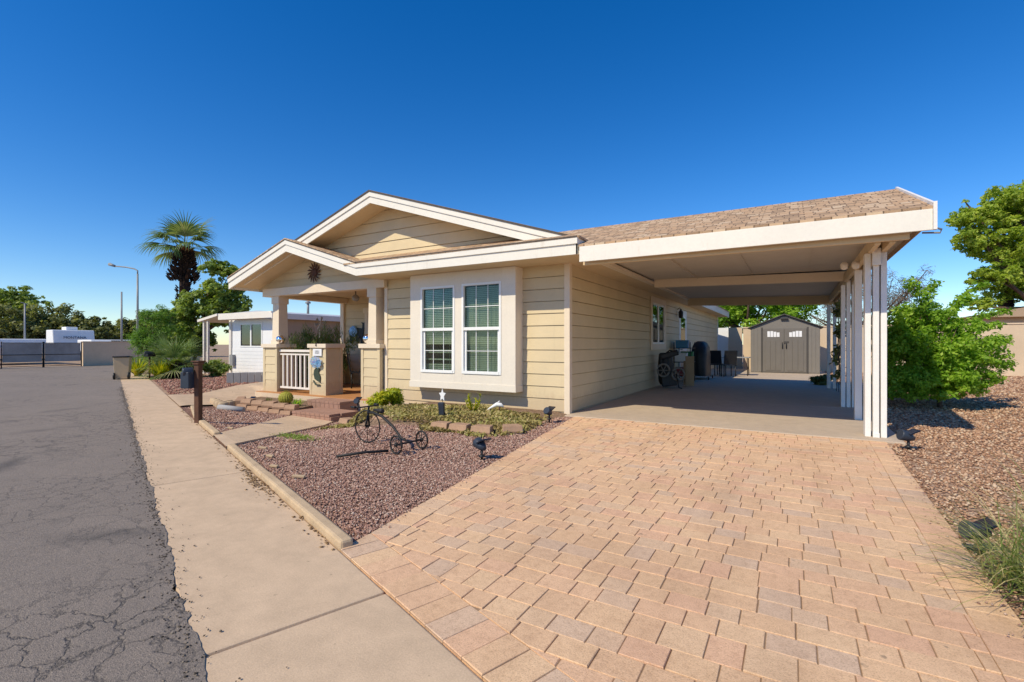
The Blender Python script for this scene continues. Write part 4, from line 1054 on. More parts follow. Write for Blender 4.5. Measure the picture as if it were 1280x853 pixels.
# shrubs at the porch's open side
SB = (-9.6,1.2,0)
tree('porch_shrub', 'tall feathery green shrub beyond the open left side of the porch', 'shrub', at(378,470,13.4)[:2]+(-.05,), [at(378,440,13.4)[:2]+(.95,.45,.55,.8),at(392,440,13.6)[:2]+(.9,.4,.5,.85)], 30, .35, 5200, .13, 'leaf_grey', 'shrubs beside the porch', .03, .12, 10, -1.0)
tree('porch_shrub', 'grassy green shrub nearest the back wall of the open porch', 'shrub', at(412,470,13.6)[:2]+(-.05,), [at(410,440,13.6)[:2]+(.95,.4,.5,.85),at(425,440,13.8)[:2]+(1.0,.35,.45,.8)], 30, .35, 4600, .13, 'leaf_grey', 'shrubs beside the porch', .03, .12, 10, -1.0)
t = thing('garden_spinner', 'small grey garden spinner on a rod above the porch shrubs', 'ornament', (-9.6,2.3,0))
m = MB(); m.tube([(-9.6,2.3,0),(-9.6,2.3,1.85)], .012, 6); m.build('rod', M['steel'], t, loc=(-9.6,2.3,0))
m = MB()
for k_ in range(6): a = k_*1.047; m.prism([(-9.58,2.3,1.9),(-9.58,2.3+.22*math.cos(a),1.9+.22*math.sin(a)),(-9.55,2.3+.22*math.cos(a+.5),1.9+.22*math.sin(a+.5))], (.006,0,0))
m.build('blade', M['steel'], t, loc=(-9.6,2.3,0))

# ------------------------------------------------------------------ FRONT YARD
def timber(label, segs, h=.048, w=.085):
    m = MB()
    for (a0,n0,a1,n1) in segs:
        d = Vector((a1-a0,n1-n0)).normalized(); p = Vector((-d.y,d.x))
        if p.y < 0: p = -p
        q = [Vector((a0,n0)),Vector((a1,n1)),Vector((a1,n1))+p*w,Vector((a0,n0))+p*w]
        g = [ST(v_.x,v_.y) for v_ in q]
        if sum(g[i-1][0]*g[i][1]-g[i][0]*g[i-1][1] for i in range(4)) < 0: g = g[::-1]
        m.prism([(x,y,-.06) for x,y in g], (0,0,.06+h+random.uniform(-.006,.006)))
    c = ST((segs[0][0]+segs[-1][2])/2, segs[0][1])
    o = m.build('edging_kerb', M['timber'], None, .018, loc=(c[0],c[1],0)); tag(o, label, 'kerb')
timber('long tan kerb between the sidewalk and the tricycle planter gravel', [(-3.02,-5.185,-1.0,-5.183),(-.996,-5.185,.70,-5.18)])
timber('short tan kerb beside the brown mailbox post, slightly bent', [(1.68,-5.18,3.0,-5.185),(3.004,-5.185,3.9,-5.16),(3.904,-5.16,5.35,-5.05)])
# mailbox
B0 = (-4.71,-3.80,0)
t = thing('mailbox', 'dark mailbox strapped to a brown wooden post by the sidewalk', 'mailbox', B0)
m = MB(); m.obox((B0[0],B0[1],.46), (.085,.085,.94), (0,0,.35)); m.build('post', M['wood'], t, .008, loc=B0)
m = MB(); m.obox((B0[0],B0[1],.94), (.11,.12,.04), (0,0,.35)); m.obox((B0[0],B0[1],.972), (.145,.15,.022), (0,0,.35)); m.build('cap', M['wood'], t, .008, loc=B0)
d = Vector((sx,sy,0)); nrm = Vector((-nx,-ny,0)); c = Vector(B0)+nrm*.085+Vector((-.045,-.04,.68))
m = MB(); m.obox(c, (.15,.13,.26), (0,0,.35)); m.tube([c+Vector((0,0,.13))+nrm*.07, c+Vector((0,0,.13))-nrm*.07], .066, 14); m.build('box', M['bluelamp'], t, .012, loc=B0)
# retaining blocks
def block_mesh():
    m = MB(); m.add([(-.155,-.085,0),(.155,-.085,0),(.12,.10,0),(-.12,.10,0),(-.15,-.10,.05),(.15,-.10,.05),(-.145,-.075,.125),(.145,-.075,.125),(.115,.10,.125),(-.115,.10,.125)],
        [(3,2,1,0),(0,1,5,4),(4,5,7,6),(6,7,8,9),(1,2,8,7,5),(3,0,4,6,9),(2,3,9,8)])
    return m
proto_block = [None]
def block(x,y,z,rz,label,group):
    if proto_block[0] is None:
        o = block_mesh().build('retaining_block', M['block'], None, .012); proto_block[0] = o
    else: o = proto_block[0].copy(); C.objects.link(o)
    o.location = (x,y,z); o.rotation_euler = (random.uniform(-.02,.02),random.uniform(-.02,.02),rz+random.uniform(-.05,.05)); o.scale = (random.uniform(.92,1.04),1,random.uniform(.95,1.05))
    tag(o, label, 'block', group)
PA, PB = (-7.02,-1.80), (-5.62,-1.42)
ang = math.atan2(PB[1]-PA[1], PB[0]-PA[0])
for c_ in range(2):
    for i in range(5):
        f = (i+.5+.3*(c_ % 2))/5.2; x, y = PA[0]+(PB[0]-PA[0])*f, PA[1]+(PB[1]-PA[1])*f
        block(x, y+.03*c_, zg(x,y)-.03+.125*c_, ang, ('lower' if c_ == 0 else 'upper')+' course block of the planter wall left of the brick steps', 'planter wall blocks, %s course' % ('lower' if c_ == 0 else 'upper'))
for i in range(4):
    f = (i+.5)/4; x, y = -7.15-1.15*f, -1.72+.75*f
    block(x, y, zg(x,y)+.02, ang+2.3, 'block of the planter side facing the neighbouring drive', 'planter side blocks')
m = MB(); vs = []; q = [(-8.5,-.36),(-8.4,-.95),(-7.1,-1.66),(-5.65,-1.28),(-5.8,-.9),(-6.02,-.36)]
m.prism([(x,y,-.32) for x,y in q], (0,0,.20)); struct(m.build('soil', M['soil']))
# scalloped edging stones
for i, (x,y) in enumerate([(-7.75,-1.95),(-7.52,-2.02),(-7.30,-2.10),(-7.08,-2.16),(-6.86,-2.22),(-7.4,-1.82),(-7.16,-1.9)]):
    m = MB(); m.lathe((0,0,0), [(.10,-.06),(.105,.10),(.085,.125),(.03,.13)], 12, sq=(1,.6))
    o = m.build('edging_stone', M['timber'], None, .004); o.location = (x,y,zg(x,y)); o.rotation_euler = (0,0,.3*i); tag(o, 'small round tan edging stone beside the planter', 'edging stone', 'round edging stones')
m = MB(); m.tube([(-6.75,-2.38,zg(-6.7,-2.3)+.04),(-6.25,-2.15,zg(-6.2,-2.1)+.05)], [.06,.055], 10); tag(m.build('log', M['greywall'], None, loc=(-6.5,-2.27,-.2)), 'short grey log lying on the gravel before the planter wall', 'log')
# barrel cactus and little succulents
def cactus(x,y,z,r,label):
    m = MB(); k = 20; vs = []; nr_ = 9
    for i in range(nr_):
        a = math.pi*(i+.6)/(nr_+.2)
        for j in range(k*2):
            w = math.pi*j/k; rr = r*math.sin(a)*(1+.07*(j % 2)); vs.append((x+rr*math.cos(w),y+rr*math.sin(w),z+r*.95+r*.95*-math.cos(a)))
    fs = [(i*2*k+j,i*2*k+(j+1)%(2*k),(i+1)*2*k+(j+1)%(2*k),(i+1)*2*k+j) for i in range(nr_-1) for j in range(2*k)]+[tuple(range((nr_-1)*2*k,nr_*2*k))]
    m.add(vs, fs)
    for i in range(nr_):
        a = math.pi*(i+.6)/(nr_+.2)
        for j in range(0,2*k,2):
            w = math.pi*j/k+.16; rr = r*math.sin(a)*1.05; p = Vector((x+rr*math.cos(w),y+rr*math.sin(w),z+r*.95-r*.95*math.cos(a))); n_ = (p-Vector((x,y,z+r*.95))).normalized()
            for s_ in range(3):
                e = p+(n_+Vector((random.uniform(-.6,.6),random.uniform(-.6,.6),random.uniform(-.4,.7)))).normalized()*.045; t_ = Vector((random.uniform(-1,1),random.uniform(-1,1),0)).normalized()*.002
                m.add([p-t_,p+t_,e], [(0,1,2)])
    tag(m.build('barrel_cactus', M['cactus'], None, loc=(x,y,z)), label, 'cactus')
cactus(-6.55,-1.0,-.125,.15,'round golden barrel cactus in the planter before the porch')
def tuft(name, label, cat, x,y,z, n, ln, w, mat, sag=.8, spread=.9, group=None, seg=4):
    m = MB()
    for i in range(n):
        a = random.uniform(0,6.28); e = random.uniform(.15,1)*spread
        vs, fs = strip_blade((x+random.gauss(0,.03),y+random.gauss(0,.03),z), (math.cos(a)*e,math.sin(a)*e,1), ln*random.uniform(.6,1.1), w, sag*random.uniform(.4,1.3), seg); m.add(vs, fs)
    o = m.build(name, M[mat], None, loc=(x,y,z)); tag(o, label, cat, group); return o
tuft('succulent', 'small pale green succulent beside the golden barrel cactus', 'succulent', -6.0,-1.12,-.125, 40, .2, .03, 'leaf_bright', .5)
tuft('succulent', 'small dark spiky plant left of the golden barrel cactus', 'succulent', -7.0,-1.15,-.125, 34, .18, .025, 'leaf_dark', .4)

# right hand bed: ground cover mound, edging, plants
def mound_z(x,y):
    e = sm((y+2.35+.25*math.sin(x*2.1))/.5)*sm((.25-x+.0)/.6)*sm((x+3.6)/.5)
    return zg(x,y)*(1-float(e))+.07*float(e)
V = []; nxg, nyg = 70, 44
for j in range(nyg+1):
    for i in range(nxg+1):
        x, y = -3.7+4.0*i/nxg, -2.45+2.44*j/nyg; z = mound_z(x,y)-.03+.012*math.sin(x*9+y*4)*math.sin(y*8)
        if x > xl(y)-.03: z = -.03
        V.append((x,y,z))
V = np.array(V); F = [(j*(nxg+1)+i,j*(nxg+1)+i+1,(j+1)*(nxg+1)+i+1,(j+1)*(nxg+1)+i) for j in range(nyg) for i in range(nxg)]
struct(np_mesh('flower_bed', V, F, np.zeros(len(V)), M['soil'], smooth=True))
# creeping ground cover: tiny leaves
n = 26000; P = np.stack([rng.uniform(-3.6,.2,n), rng.uniform(-2.55,-.3,n)],1)
edge = -2.35+.22*np.sin(P[:,0]*2.1)+.12*np.sin(P[:,0]*7); dens = .35+.65*sm((np.sin(P[:,0]*3.3+1)*np.cos(P[:,1]*4.1)+.5))
keep = (P[:,1] > edge) & (P[:,1] < -.55+.3*np.sin(P[:,0]*3)) & (rng.random(n) < dens) & (P[:,0] < .2+(-.2-P[:,1])*.1525-.25-.25*rng.random(n)) & (P[:,0] > -3.45+.5*(P[:,1]+2))
P = P[keep]; n = len(P); z = np.array([mound_z(a,b) for a,b in P])+.0+.035*rng.random(n)
Q = np.stack([P[:,0],P[:,1],z],1); nor = rand_dirs(n)*.9+np.array([0,0,.8]); nor /= np.linalg.norm(nor,axis=1)[:,None]
t_ = np.cross(nor, rand_dirs(n)); t_ /= np.linalg.norm(t_,axis=1)[:,None]; b_ = np.cross(nor,t_); L = (.02+.03*rng.random(n))[:,None]
V = np.stack([Q-t_*L,Q+b_*L*.45,Q+t_*L,Q-b_*L*.45],1).reshape(-1,3)
patch = np.clip(.5+.35*np.sin(P[:,0]*5)*np.cos(P[:,1]*6)+rng.normal(0,.2,n),0,1)
struct(np_mesh('ground_cover', V, np.arange(4*n).reshape(n,4), np.repeat(patch,4), M['cover']), 'stuff')
for i,(x,y,rz,z) in enumerate([(-1.02,-2.30,.1,.0),(-.66,-2.33,.05,.0),(-.30,-2.30,.12,.0),(.02,-2.05,.7,.0)]):
    block(x,y,z-.02,rz,['tan edging block of the flower bed, first in the exposed row','tan edging block in the middle of the exposed row','tan edging block at the right of the exposed row','edging block at the bend beside the driveway'][i],'flower bed edging blocks')
for i,(x,y,rz) in enumerate([(-3.35,-2.02,-.2),(-2.4,-2.12,.0)]):
    block(x,y,zg(x,y)+.0,rz,'edging block half hidden in ground cover right of the steps','half hidden edging blocks')
def bush(name, label, x,y,z, r, n, size, mat, cat='bush'):
    V,F,rr = leaf_cloud(n, clumpify([(x,y,z+r*.7,r,r,r*.7)],14,.45), size, .28, up=.8)
    o = np_mesh(name, V,F,rr,M[mat],None,(x,y,z)); return tag(o,label,cat)
bush('yellow_bush', 'yellow green bush at the foot of the right porch pillar', -3.2,-1.2,.02,.27,2200,.10,'leaf_yellow')
# sprouting stems
m = MB(); 
for i in range(7):
    a = random.uniform(0,6.28); b0 = Vector((-1.33,-1.05,.06)); tip = b0+Vector((.14*math.cos(a),.14*math.sin(a),random.uniform(.22,.42)))
    pts_ = [b0,(b0+tip)/2+Vector((.03*math.cos(a),.03*math.sin(a),0)),tip]; m.tube(pts_, [.012,.010,.006], 5)
    for k_ in range(10):
        f = .35+.065*k_; p = b0.lerp(tip,f); c_ = random.uniform(0,6.28); vs, fs = strip_blade(p,(math.cos(c_),math.sin(c_),.7),.09,.022,.4,3); m.add(vs,fs)
tag(m.build('sprouting_plant', M['leaf_yellow'], None, loc=(-1.33,-1.05,.06)), 'spindly yellow green plant sprouting beneath the bay window', 'plant')
# white star on a stake
t = thing('star_stake', 'white star ornament on a thin stake before the bay window', 'ornament', (-1.80,-1.3,.05))
m = MB(); m.tube([(-1.80,-1.3,.04),(-1.80,-1.3,.30)], .005, 5); m.build('stake', M['iron'], t, loc=(-1.8,-1.3,.05))
m = MB(); st = []
for k_ in range(10): a = math.pi/2+k_*math.pi/5; r_ = .095 if k_ % 2 == 0 else .047; st.append((-1.80+r_*.8*math.cos(a),-1.31,.36+r_*1.25*math.sin(a)))
m.prism(st, (0,.012,0)); m.build('star', M['white'], t, .003, loc=(-1.8,-1.3,.05))
# white bird head / skull shaped garden ornament on a foot
t = thing('garden_bird', 'white leaning garden bird on a rusty foot under the bay window', 'ornament', (-1.0,-.85,.05))
m = MB(); m.tube([(-1.14,-.95,.09),(-1.06,-.91,.15),(-.97,-.86,.205),(-.90,-.84,.20),(-.85,-.83,.17)], [.006,.018,.038,.036,.010], 10); m.tube([(-.95,-.86,.23),(-.92,-.84,.27)], [.02,.006], 6); m.build('body', M['white'], t, loc=(-1,-.85,.05))
m = MB(); m.tube([(-.92,-.85,.04),(-.92,-.85,.18)], .014, 7); m.build('foot', M['rust'], t, loc=(-1,-.85,.05))
# solar spot lights
def spot(loc, rz, label, tilt=.6, s=1.0, panel=True):
    t = thing('solar_spotlight', label, 'garden light', loc, 'solar spotlights in the garden')
    def q(m, n, mat, bev=0): o = m.build(n, M[mat], t, bev); o.location = (0,0,0); return o
    m = MB(); m.tube([(0,0,-.03),(0,0,.10*s)], .012*s, 7); m.lathe((0,0,.02*s),[(.03*s,0),(.032*s,.012),(.012*s,.03)],10); q(m,'stake','black')
    m = MB(); dr_ = Vector((0,-math.cos(tilt),math.sin(tilt))); c_ = Vector((0,-.02*s,.13*s))
    m.tube([c_-dr_*.07*s,c_-dr_*.03*s,c_+dr_*.05*s,c_+dr_*.06*s], [.022*s,.042*s,.055*s,.05*s], 14); q(m,'lamp_head','bluelamp')
    if panel: m = MB(); m.obox((0,.03*s,.175*s),(.115*s,.10*s,.014*s),(.45,0,0)); q(m,'solar_panel','solar',.004)
    t.rotation_euler = (0,0,rz); return t
spot((.52,-3.55,0), -1.9, 'black twin headed solar spotlight beside the driveway edge gravel', .4, 1.15)
spot((.10,-1.0,.03), -.2, 'solar spotlight at the house corner beside the driveway', .5, 1.1)
spot((-3.72,-1.45,.03), .4, 'dark blue solar spotlight between the brick steps and yellow bush', .2, 1.0)
spot((4.62,-.62,0), -1.2, 'solar spotlight with pale panel at the foot of the front carport posts', .3, 1.2)
spot((4.40,-4.02,0), -1.25, 'large black solar spotlight next to the bunch grass', .1, 1.0)
spot((-7.1,-1.45,-.125), .6, 'thin black spotlight in the planter left of the cactus', .1, .9)
t = thing('slate_marker', 'dark blue slab shaped light standing among the edging blocks', 'garden light', (-1.44,-1.78,.05))
m = MB(); m.obox((-1.44,-1.78,.21), (.085,.05,.20), (.12,0,.2), taper=1.15); m.build('body', M['bluelamp'], t, .006, loc=(-1.44,-1.78,.05))
m = MB(); m.tube([(-1.43,-1.76,.02),(-1.43,-1.76,.12)], .012, 6); m.tube([(-1.39,-1.74,.03),(-1.41,-1.74,.15)], .01, 6); m.build('stake', M['black'], t, loc=(-1.44,-1.78,.05))
# tricycle planter
B0 = (-.75,-3.6,0)
t = thing('tricycle_planter', 'black wire ornamental tricycle standing on the red gravel', 'ornament', B0)
F0 = Vector((-1.22,-3.55,0)); RR = Vector((-.42,-3.66,0))
fd = (RR-F0).normalized(); sd_ = Vector((-fd.y,fd.x,0))
def wheel(c, r, ax, tube_r, spokes):
    m = MB(); e1 = ax.cross(Vector((0,0,1))).normalized(); pts_ = [c+e1*r*math.cos(a)+Vector((0,0,1))*r*math.sin(a) for a in np.linspace(0,2*math.pi,28)[:-1]]
    m.tube(pts_, tube_r, 7, closed=True); w = m.build('wheel', M['iron'], t, loc=B0); m = MB()
    for k_ in range(spokes):
        a = math.pi*k_/spokes; v_ = e1*r*math.cos(a)+Vector((0,0,1))*r*math.sin(a); m.tube([c-v_,c+v_], tube_r*.45, 5)
    m.lathe((c.x,c.y,c.z), [(.001,-.02),(.018,-.018),(.018,.018),(.001,.02)], 8, 'Y'); m.build('spokes', M['iron'], w, loc=B0)
wheel(F0+Vector((0,0,.205)), .20, (sd_*.9-fd*.2).normalized(), .0085, 4)
wheel(RR+sd_*.19+Vector((0,0,.105)), .10, sd_, .011, 4); wheel(RR-sd_*.19+Vector((0,0,.105)), .10, sd_, .011, 4)
m = MB(); hd = F0+fd*.03+Vector((0,0,.46))
m.tube([F0+Vector((0,0,.205))+sd_*.03, F0+fd*.015+Vector((0,0,.36)), hd], [.012,.014,.012], 7)
m.tube([F0+Vector((0,0,.205))-sd_*.03, F0+fd*.015+Vector((0,0,.36))], .012, 7)
m.tube([F0+fd*.015+Vector((0,0,.38)), F0+fd*.12+Vector((0,0,.39)), F0+fd*.30+Vector((0,0,.36)), F0+fd*.5+Vector((0,0,.26)), F0+fd*.66+Vector((0,0,.14)), RR+Vector((0,0,.105))], [.016,.018,.018,.016,.014,.012], 8)
m.tube([RR+sd_*.19+Vector((0,0,.105)), RR-sd_*.19+Vector((0,0,.105))], .011, 7); m.build('frame', M['iron'], t, loc=B0)
m = MB(); m.tube([hd+sd_*.17-fd*.10, hd+sd_*.12-fd*.0, hd, hd-sd_*.12, hd-sd_*.17-fd*.10], .010, 7); m.tube([hd+sd_*.17-fd*.12, hd+sd_*.17-fd*.04], .016, 7); m.tube([hd-sd_*.17-fd*.12, hd-sd_*.17-fd*.04], .016, 7); m.build('handlebar', M['iron'], t, loc=B0)
m = MB(); sc_ = F0+fd*.22+Vector((0,0,.425)); m.tube([sc_-fd*.09, sc_-fd*.02, sc_+fd*.07, sc_+fd*.10], [.012,.022,.034,.022], 10); m.tube([sc_, sc_-Vector((0,0,.05))], .01, 6); m.build('seat', M['iron'], t, loc=B0)
m = MB(); m.tube([(-.86,-4.33,.022),(-.72,-4.05,.03),(-.55,-3.86,.028)], .016, 7); tag(m.build('iron_rod', M['iron'], None, loc=(-.7,-4.1,.02)), 'dark iron rod lying on the gravel before the tricycle', 'rod')
# loose bits: leaves / chips and a low green weed on the gravel
for i,(x,y,rz,w) in enumerate([(-2.05,-4.42,.4,.11),(-1.55,-4.65,.1,.10),(-1.1,-4.9,.3,.09),(-.55,-5.02,.5,.12),(-3.9,-3.75,.2,.10)]):
    m = MB(); m.obox((0,0,.014),(w,.035,.02),(.1,.05,0)); o = m.build('wood_chip', M['timber'], None, .004); o.location = (x,y,zg(x,y)); o.rotation_euler = (0,0,rz); tag(o,'small pale wood chip lying on the red gravel','wood chip','wood chips on the gravel')
n = 500; P = np.stack([-2.2+rng.normal(0,.16,n), -3.85+rng.normal(0,.06,n)],1); Q = np.stack([P[:,0],P[:,1],.015+.03*rng.random(n)],1)
nor = rand_dirs(n)+np.array([0,0,1.2]); nor /= np.linalg.norm(nor,axis=1)[:,None]; t_ = np.cross(nor,rand_dirs(n)); t_ /= np.linalg.norm(t_,axis=1)[:,None]; b_ = np.cross(nor,t_); L = .018
V = np.stack([Q-t_*L,Q+b_*L*.4,Q+t_*L,Q-b_*L*.4],1).reshape(-1,3)
struct(np_mesh('low_weeds', V, np.arange(4*n).reshape(n,4), np.full(4*n,.6), M['leaf_mid'], None, (-2.2,-3.85,0)), 'stuff')

# ------------------------------------------------------------------ RIGHT SIDE
bb = at(1180,512,9.2)
def blob(px,py,D,r,ry=None,rz=None): x,y,z = at(px,py,D); return (x,y,z,r,ry or r,rz or r)
tree('green_bush', 'big bright green bush beside the carport posts', 'bush', (5.95,4.6,0),
     [blob(1150,445,9.6,.62,.7,.68),blob(1188,440,9.6,.75,.8,.72),blob(1150,405,9.9,.6,.7,.42),blob(1208,462,9.4,.6,.7,.45),blob(1125,435,10.2,.6,.8,.75),blob(1175,480,9.4,.7,.7,.35),blob(1130,480,9.6,.6,.7,.35)],
     85, .22, 42000, .072, 'leaf_bright', None, .035, .5, 22)
# loose arching sprays over the bush
t = bpy.data.objects['green_bush']
m = MB(); lv = []
for (ax,ay,bx_,by_) in ((1180,420,1262,388),(1170,410,1230,352),(1160,400,1135,350),(1190,430,1250,405),(1200,440,1262,425),(1190,460,1266,455),(1150,400,1170,352),(1185,400,1215,372)):
    p, q = Vector(at(ax,ay,9.5)), Vector(at(bx_,by_,9.5+random.uniform(-.4,.4))); mid = p.lerp(q,.5)+Vector((0,0,.12)); pts_ = [p,mid,q]; m.tube(pts_, [.012,.008,.004], 5)
    for k_ in range(9):
        f = .15+.1*k_; c_ = (p.lerp(mid,f*2) if f < .5 else mid.lerp(q,f*2-1)); lv.append((c_.x,c_.y,c_.z,.14,.14,.09))
V,F,rr = leaf_cloud(2600, lv, .085, .5); np_mesh('spray_leaves', V,F,rr,M['leaf_bright'],t,(5.95,4.6,0)); m.build('spray_stems', M['bark'], t, loc=(5.95,4.6,0))
# big tree at the right edge
D = 25
tree('shade_tree', 'large green shade tree leaning in over the garden wall at the right edge', 'tree', at(1345,492,D)[:2]+(0,),
     [blob(1240,262,D,1.47,1.76,1.10),blob(1275,255,D,1.62,1.76,1.03),blob(1222,300,D,1.10,1.47,0.81),blob(1262,305,D,1.62,1.91,1.18),blob(1240,345,D,1.25,1.62,0.73),blob(1275,360,D,1.32,1.76,0.88),blob(1300,290,D,2.06,2.35,1.91),blob(1325,250,D,2.06,2.35,1.76),blob(1330,330,D,1.76,2.06,1.76),blob(1208,275,D,0.73,1.18,0.59),blob(1232,380,D,0.73,0.88,0.44)],
     75, .19, 60000, .18, 'leaf_tree', None, .3, .5, 26)
P0 = at(1258,470,27)[:2]+(0,)
t = thing('palm_trunk', 'stout brown palm trunk rising behind the garden wall at the right', 'palm', P0)
m = MB()
for i in range(30):
    z = .2+i*.13; m.lathe((P0[0],P0[1],z), [(.30,0),(.36,.10),(.30,.13)], 14)
m.build('trunk', M['wood'], t, loc=P0)
m = MB()
for i in range(16):
    a = i*2.4; e = .2+.8*(i/16); fan_frond(m, (P0[0],P0[1],4.1), (math.cos(a)*e,math.sin(a)*e,1-.5*e), .8, 1.1, R(70), 16, .8)
m.build('frond', M['frond'], t, loc=P0)
# bunch grass at the lower right
for i,(px,py,D,label) in enumerate([(1330,875,2.35,'clump of long arching bunch grass nearest the bottom right corner'),(1385,735,2.85,'clump of arching bunch grass behind the nearest clump')]):
    x,y,_ = at(px,py,D); m = MB()
    for k_ in range(520 if i == 0 else 460):
        a = random.uniform(0,6.28); e = random.uniform(.3,1.25); vs, fs = strip_blade((x+random.gauss(0,.10),y+random.gauss(0,.10),0), (math.cos(a)*e,math.sin(a)*e,random.uniform(.6,1)), random.uniform(.35,.72), .006, random.uniform(.5,1.5), 7); m.add(vs, fs)
    tag(m.build('bunch_grass', M['grass'], None, loc=(x,y,0)), label, 'grass clump', 'bunch grass clumps')
# vine on the trellis between the rear posts
t = thing('trellis_vine', 'dark leafy vine climbing between the rear carport posts', 'vine', (4.5,6.6,0))
m = MB()
for k_ in range(5):
    pts_ = [(4.46+random.gauss(0,.03),6.2+.25*k_+random.gauss(0,.08),z) for z in np.linspace(.0,2.4,9)]; m.tube(pts_, .008, 5)
for z in (.7,1.1,1.6,2.1): m.tube([(4.5,3.7,z),(4.5,8.0,z)], .008, 5)
m.build('stems', M['bark'], t, loc=(4.5,6.6,0))
V,F,rr = leaf_cloud(900, [(4.45,6.0+1.6*random.random(),z,.14,.25,.12) for z in (.5,.8,1.0,1.15,1.5,1.55,1.7,2.0,2.1,2.2)], .09, .6); np_mesh('leaves', V,F,rr,M['leaf_dark'],t,(4.5,6.6,0))
bush('dark_plant', 'dark potted spiky plant at the foot of the rear carport post', 4.2,9.3,.02,.22,700,.22,'leaf_dark','plant')
# trees behind the shed
tree('backyard_tree', 'dense bright green tree behind the tan wall left of the shed', 'tree', (1.2,24,0), [(0.4,24,3.2,2.0,1.6,1.6),(2.6,24,3.4,1.8,1.5,1.5),(1.5,24,4.6,2,1.6,1.6),(-1,24.5,3.6,1.6,1.4,1.5)], 34, .3, 20000, .22, 'leaf_bright', None, .2, .5, 10)
tree('dry_tree', 'bare brownish tree behind the shed and the carport posts', 'tree', (6.4,26,0), [(5.4,26,3.4,1.7,1.5,1.6),(7.2,26,3.8,1.8,1.5,1.6),(9.0,26.4,4.0,1.5,1.4,1.4)], 34, .3, 9000, .3, 'leaf_dry', None, .18, .08, 26)

# ------------------------------------------------------------------ LEFT: the neighbour's home
X = lambda Xc, D: (CAM[0]+Xc*math.cos(YAW)-D*math.sin(YAW), CAM[1]+Xc*math.sin(YAW)+D*math.cos(YAW))
nc = X(-8.95,18.6)                                  # right front corner
NX, NY = nc; NXL = NX-3.45; NZ = 2.24
N = thing('neighbor_home', 'white mobile home with flat awning and sliding window left of the porch', 'house', (NX,NY,0))
nb = lambda m, name, mat, p=N, bev=0: m.build(name, M[mat], p, bev, loc=(NX,NY,0))
wx0, wx1, wz0, wz1 = NX-2.62, NX-1.12, 1.12, 2.08
m = MB(); m.box(NXL+.25,NY,-.3,wx0,NY+.05,NZ); m.box(wx1,NY,-.3,NX-.052,NY+.05,NZ); m.box(wx0,NY+.001,-.3,wx1,NY+.05,wz0); m.box(wx0,NY+.001,wz1,wx1,NY+.05,NZ)
for z in np.arange(.1,.95,.14): m.box(NXL+.26,NY-.008,z,NX-.06,NY-.001,z+.128)
nb(m, 'wall', 'white')
m = MB(); m.box(NX-.05,NY,-.3,NX,NY+14,NZ-.02); m.box(NXL+.25,NY+.06,-.3,NXL+.30,NY+14,NZ-.02); nb(m, 'wall', 'tanpaint')
m = MB(); m.box(NXL+.0,NY-.45,NZ,NX+.15,NY-.40,NZ+.25); m.box(NX+.151,NY-.45,NZ-.03,NX+.20,NY+14,NZ+.17); nb(m, 'fascia', 'offwhite')
m = MB(); m.prism([(NXL-.05,NY-.4,NZ+.2),(NX+.15,NY-.4,NZ+.16),(NX+.15,NY+14,NZ+.16),(NX-1.8,NY+14,NZ+.42),(NX-1.8,NY+.2,NZ+.34)], (0,0,.03)); nb(m, 'roof', 'roofmetal')
m = MB(); m.box(wx0,NY-.02,wz0,wx1,NY-.002,wz0+.05); m.box(wx0,NY-.02,wz1-.05,wx1,NY-.002,wz1); m.box(wx0,NY-.02,wz0+.051,wx0+.05,NY-.002,wz1-.051); m.box(wx1-.05,NY-.02,wz0+.051,wx1,NY-.002,wz1-.051); m.box((wx0+wx1)/2-.04,NY-.02,wz0+.051,(wx0+wx1)/2+.04,NY-.002,wz1-.051)
w = nb(m, 'window', 'vinyl')
m = MB(); m.box(wx0+.04,NY+.004,wz0+.04,wx1-.04,NY+.01,wz1-.04); nb(m, 'window_glass', 'glass_dark', w)
m = MB(); m.box(wx0-.3,NY+.5,.3,wx1+.3,NY+.52,NZ); nb(m, 'inner_wall', 'room')
m = MB(); m.box(NXL+.10,NY-.06,-.2,NXL+.24,NY+.06,NZ); nb(m, 'corner_post', 'offwhite')
m = MB(); m.box(NXL+.28,NY-.14,.35,NXL+.50,NY-.01,.80); nb(m, 'meter_box', 'steel')
m = MB(); m.tube([(NX-1.0,NY+2,NZ+.3),(NX-1.0,NY+2,NZ+.75)], .05, 8); m.lathe((NX-1.0,NY+2,NZ+.75),[(.11,0),(.12,.05),(.02,.12)],10); nb(m, 'roof_vent', 'steel')
# awning to the left with posts
m = MB(); m.prism([(NXL-1.5,NY-.5,NZ-.06),(NXL+.0,NY-.5,NZ+.16),(NXL+.0,NY+6,NZ+.16),(NXL-1.5,NY+6,NZ-.06)], (0,0,.10)); nb(m, 'awning', 'offwhite')
for dx in (-1.18,-.88): m = MB(); m.box(NXL+dx-.04,NY-.42,-.05,NXL+dx+.04,NY-.34,NZ-.02); nb(m, 'awning_post', 'offwhite')
m = MB(); m.box(NXL-.9,NY+3.2,.3,NXL+.24,NY+3.3,2.2); nb(m, 'side_wall', 'white')
for i in range(4): m = MB(); m.box(NXL-.9,NY+1.7+.3*i,-.02,NXL+.2,NY+2.0+.3*i,.14*(i+1)); nb(m, 'side_step', 'walk')
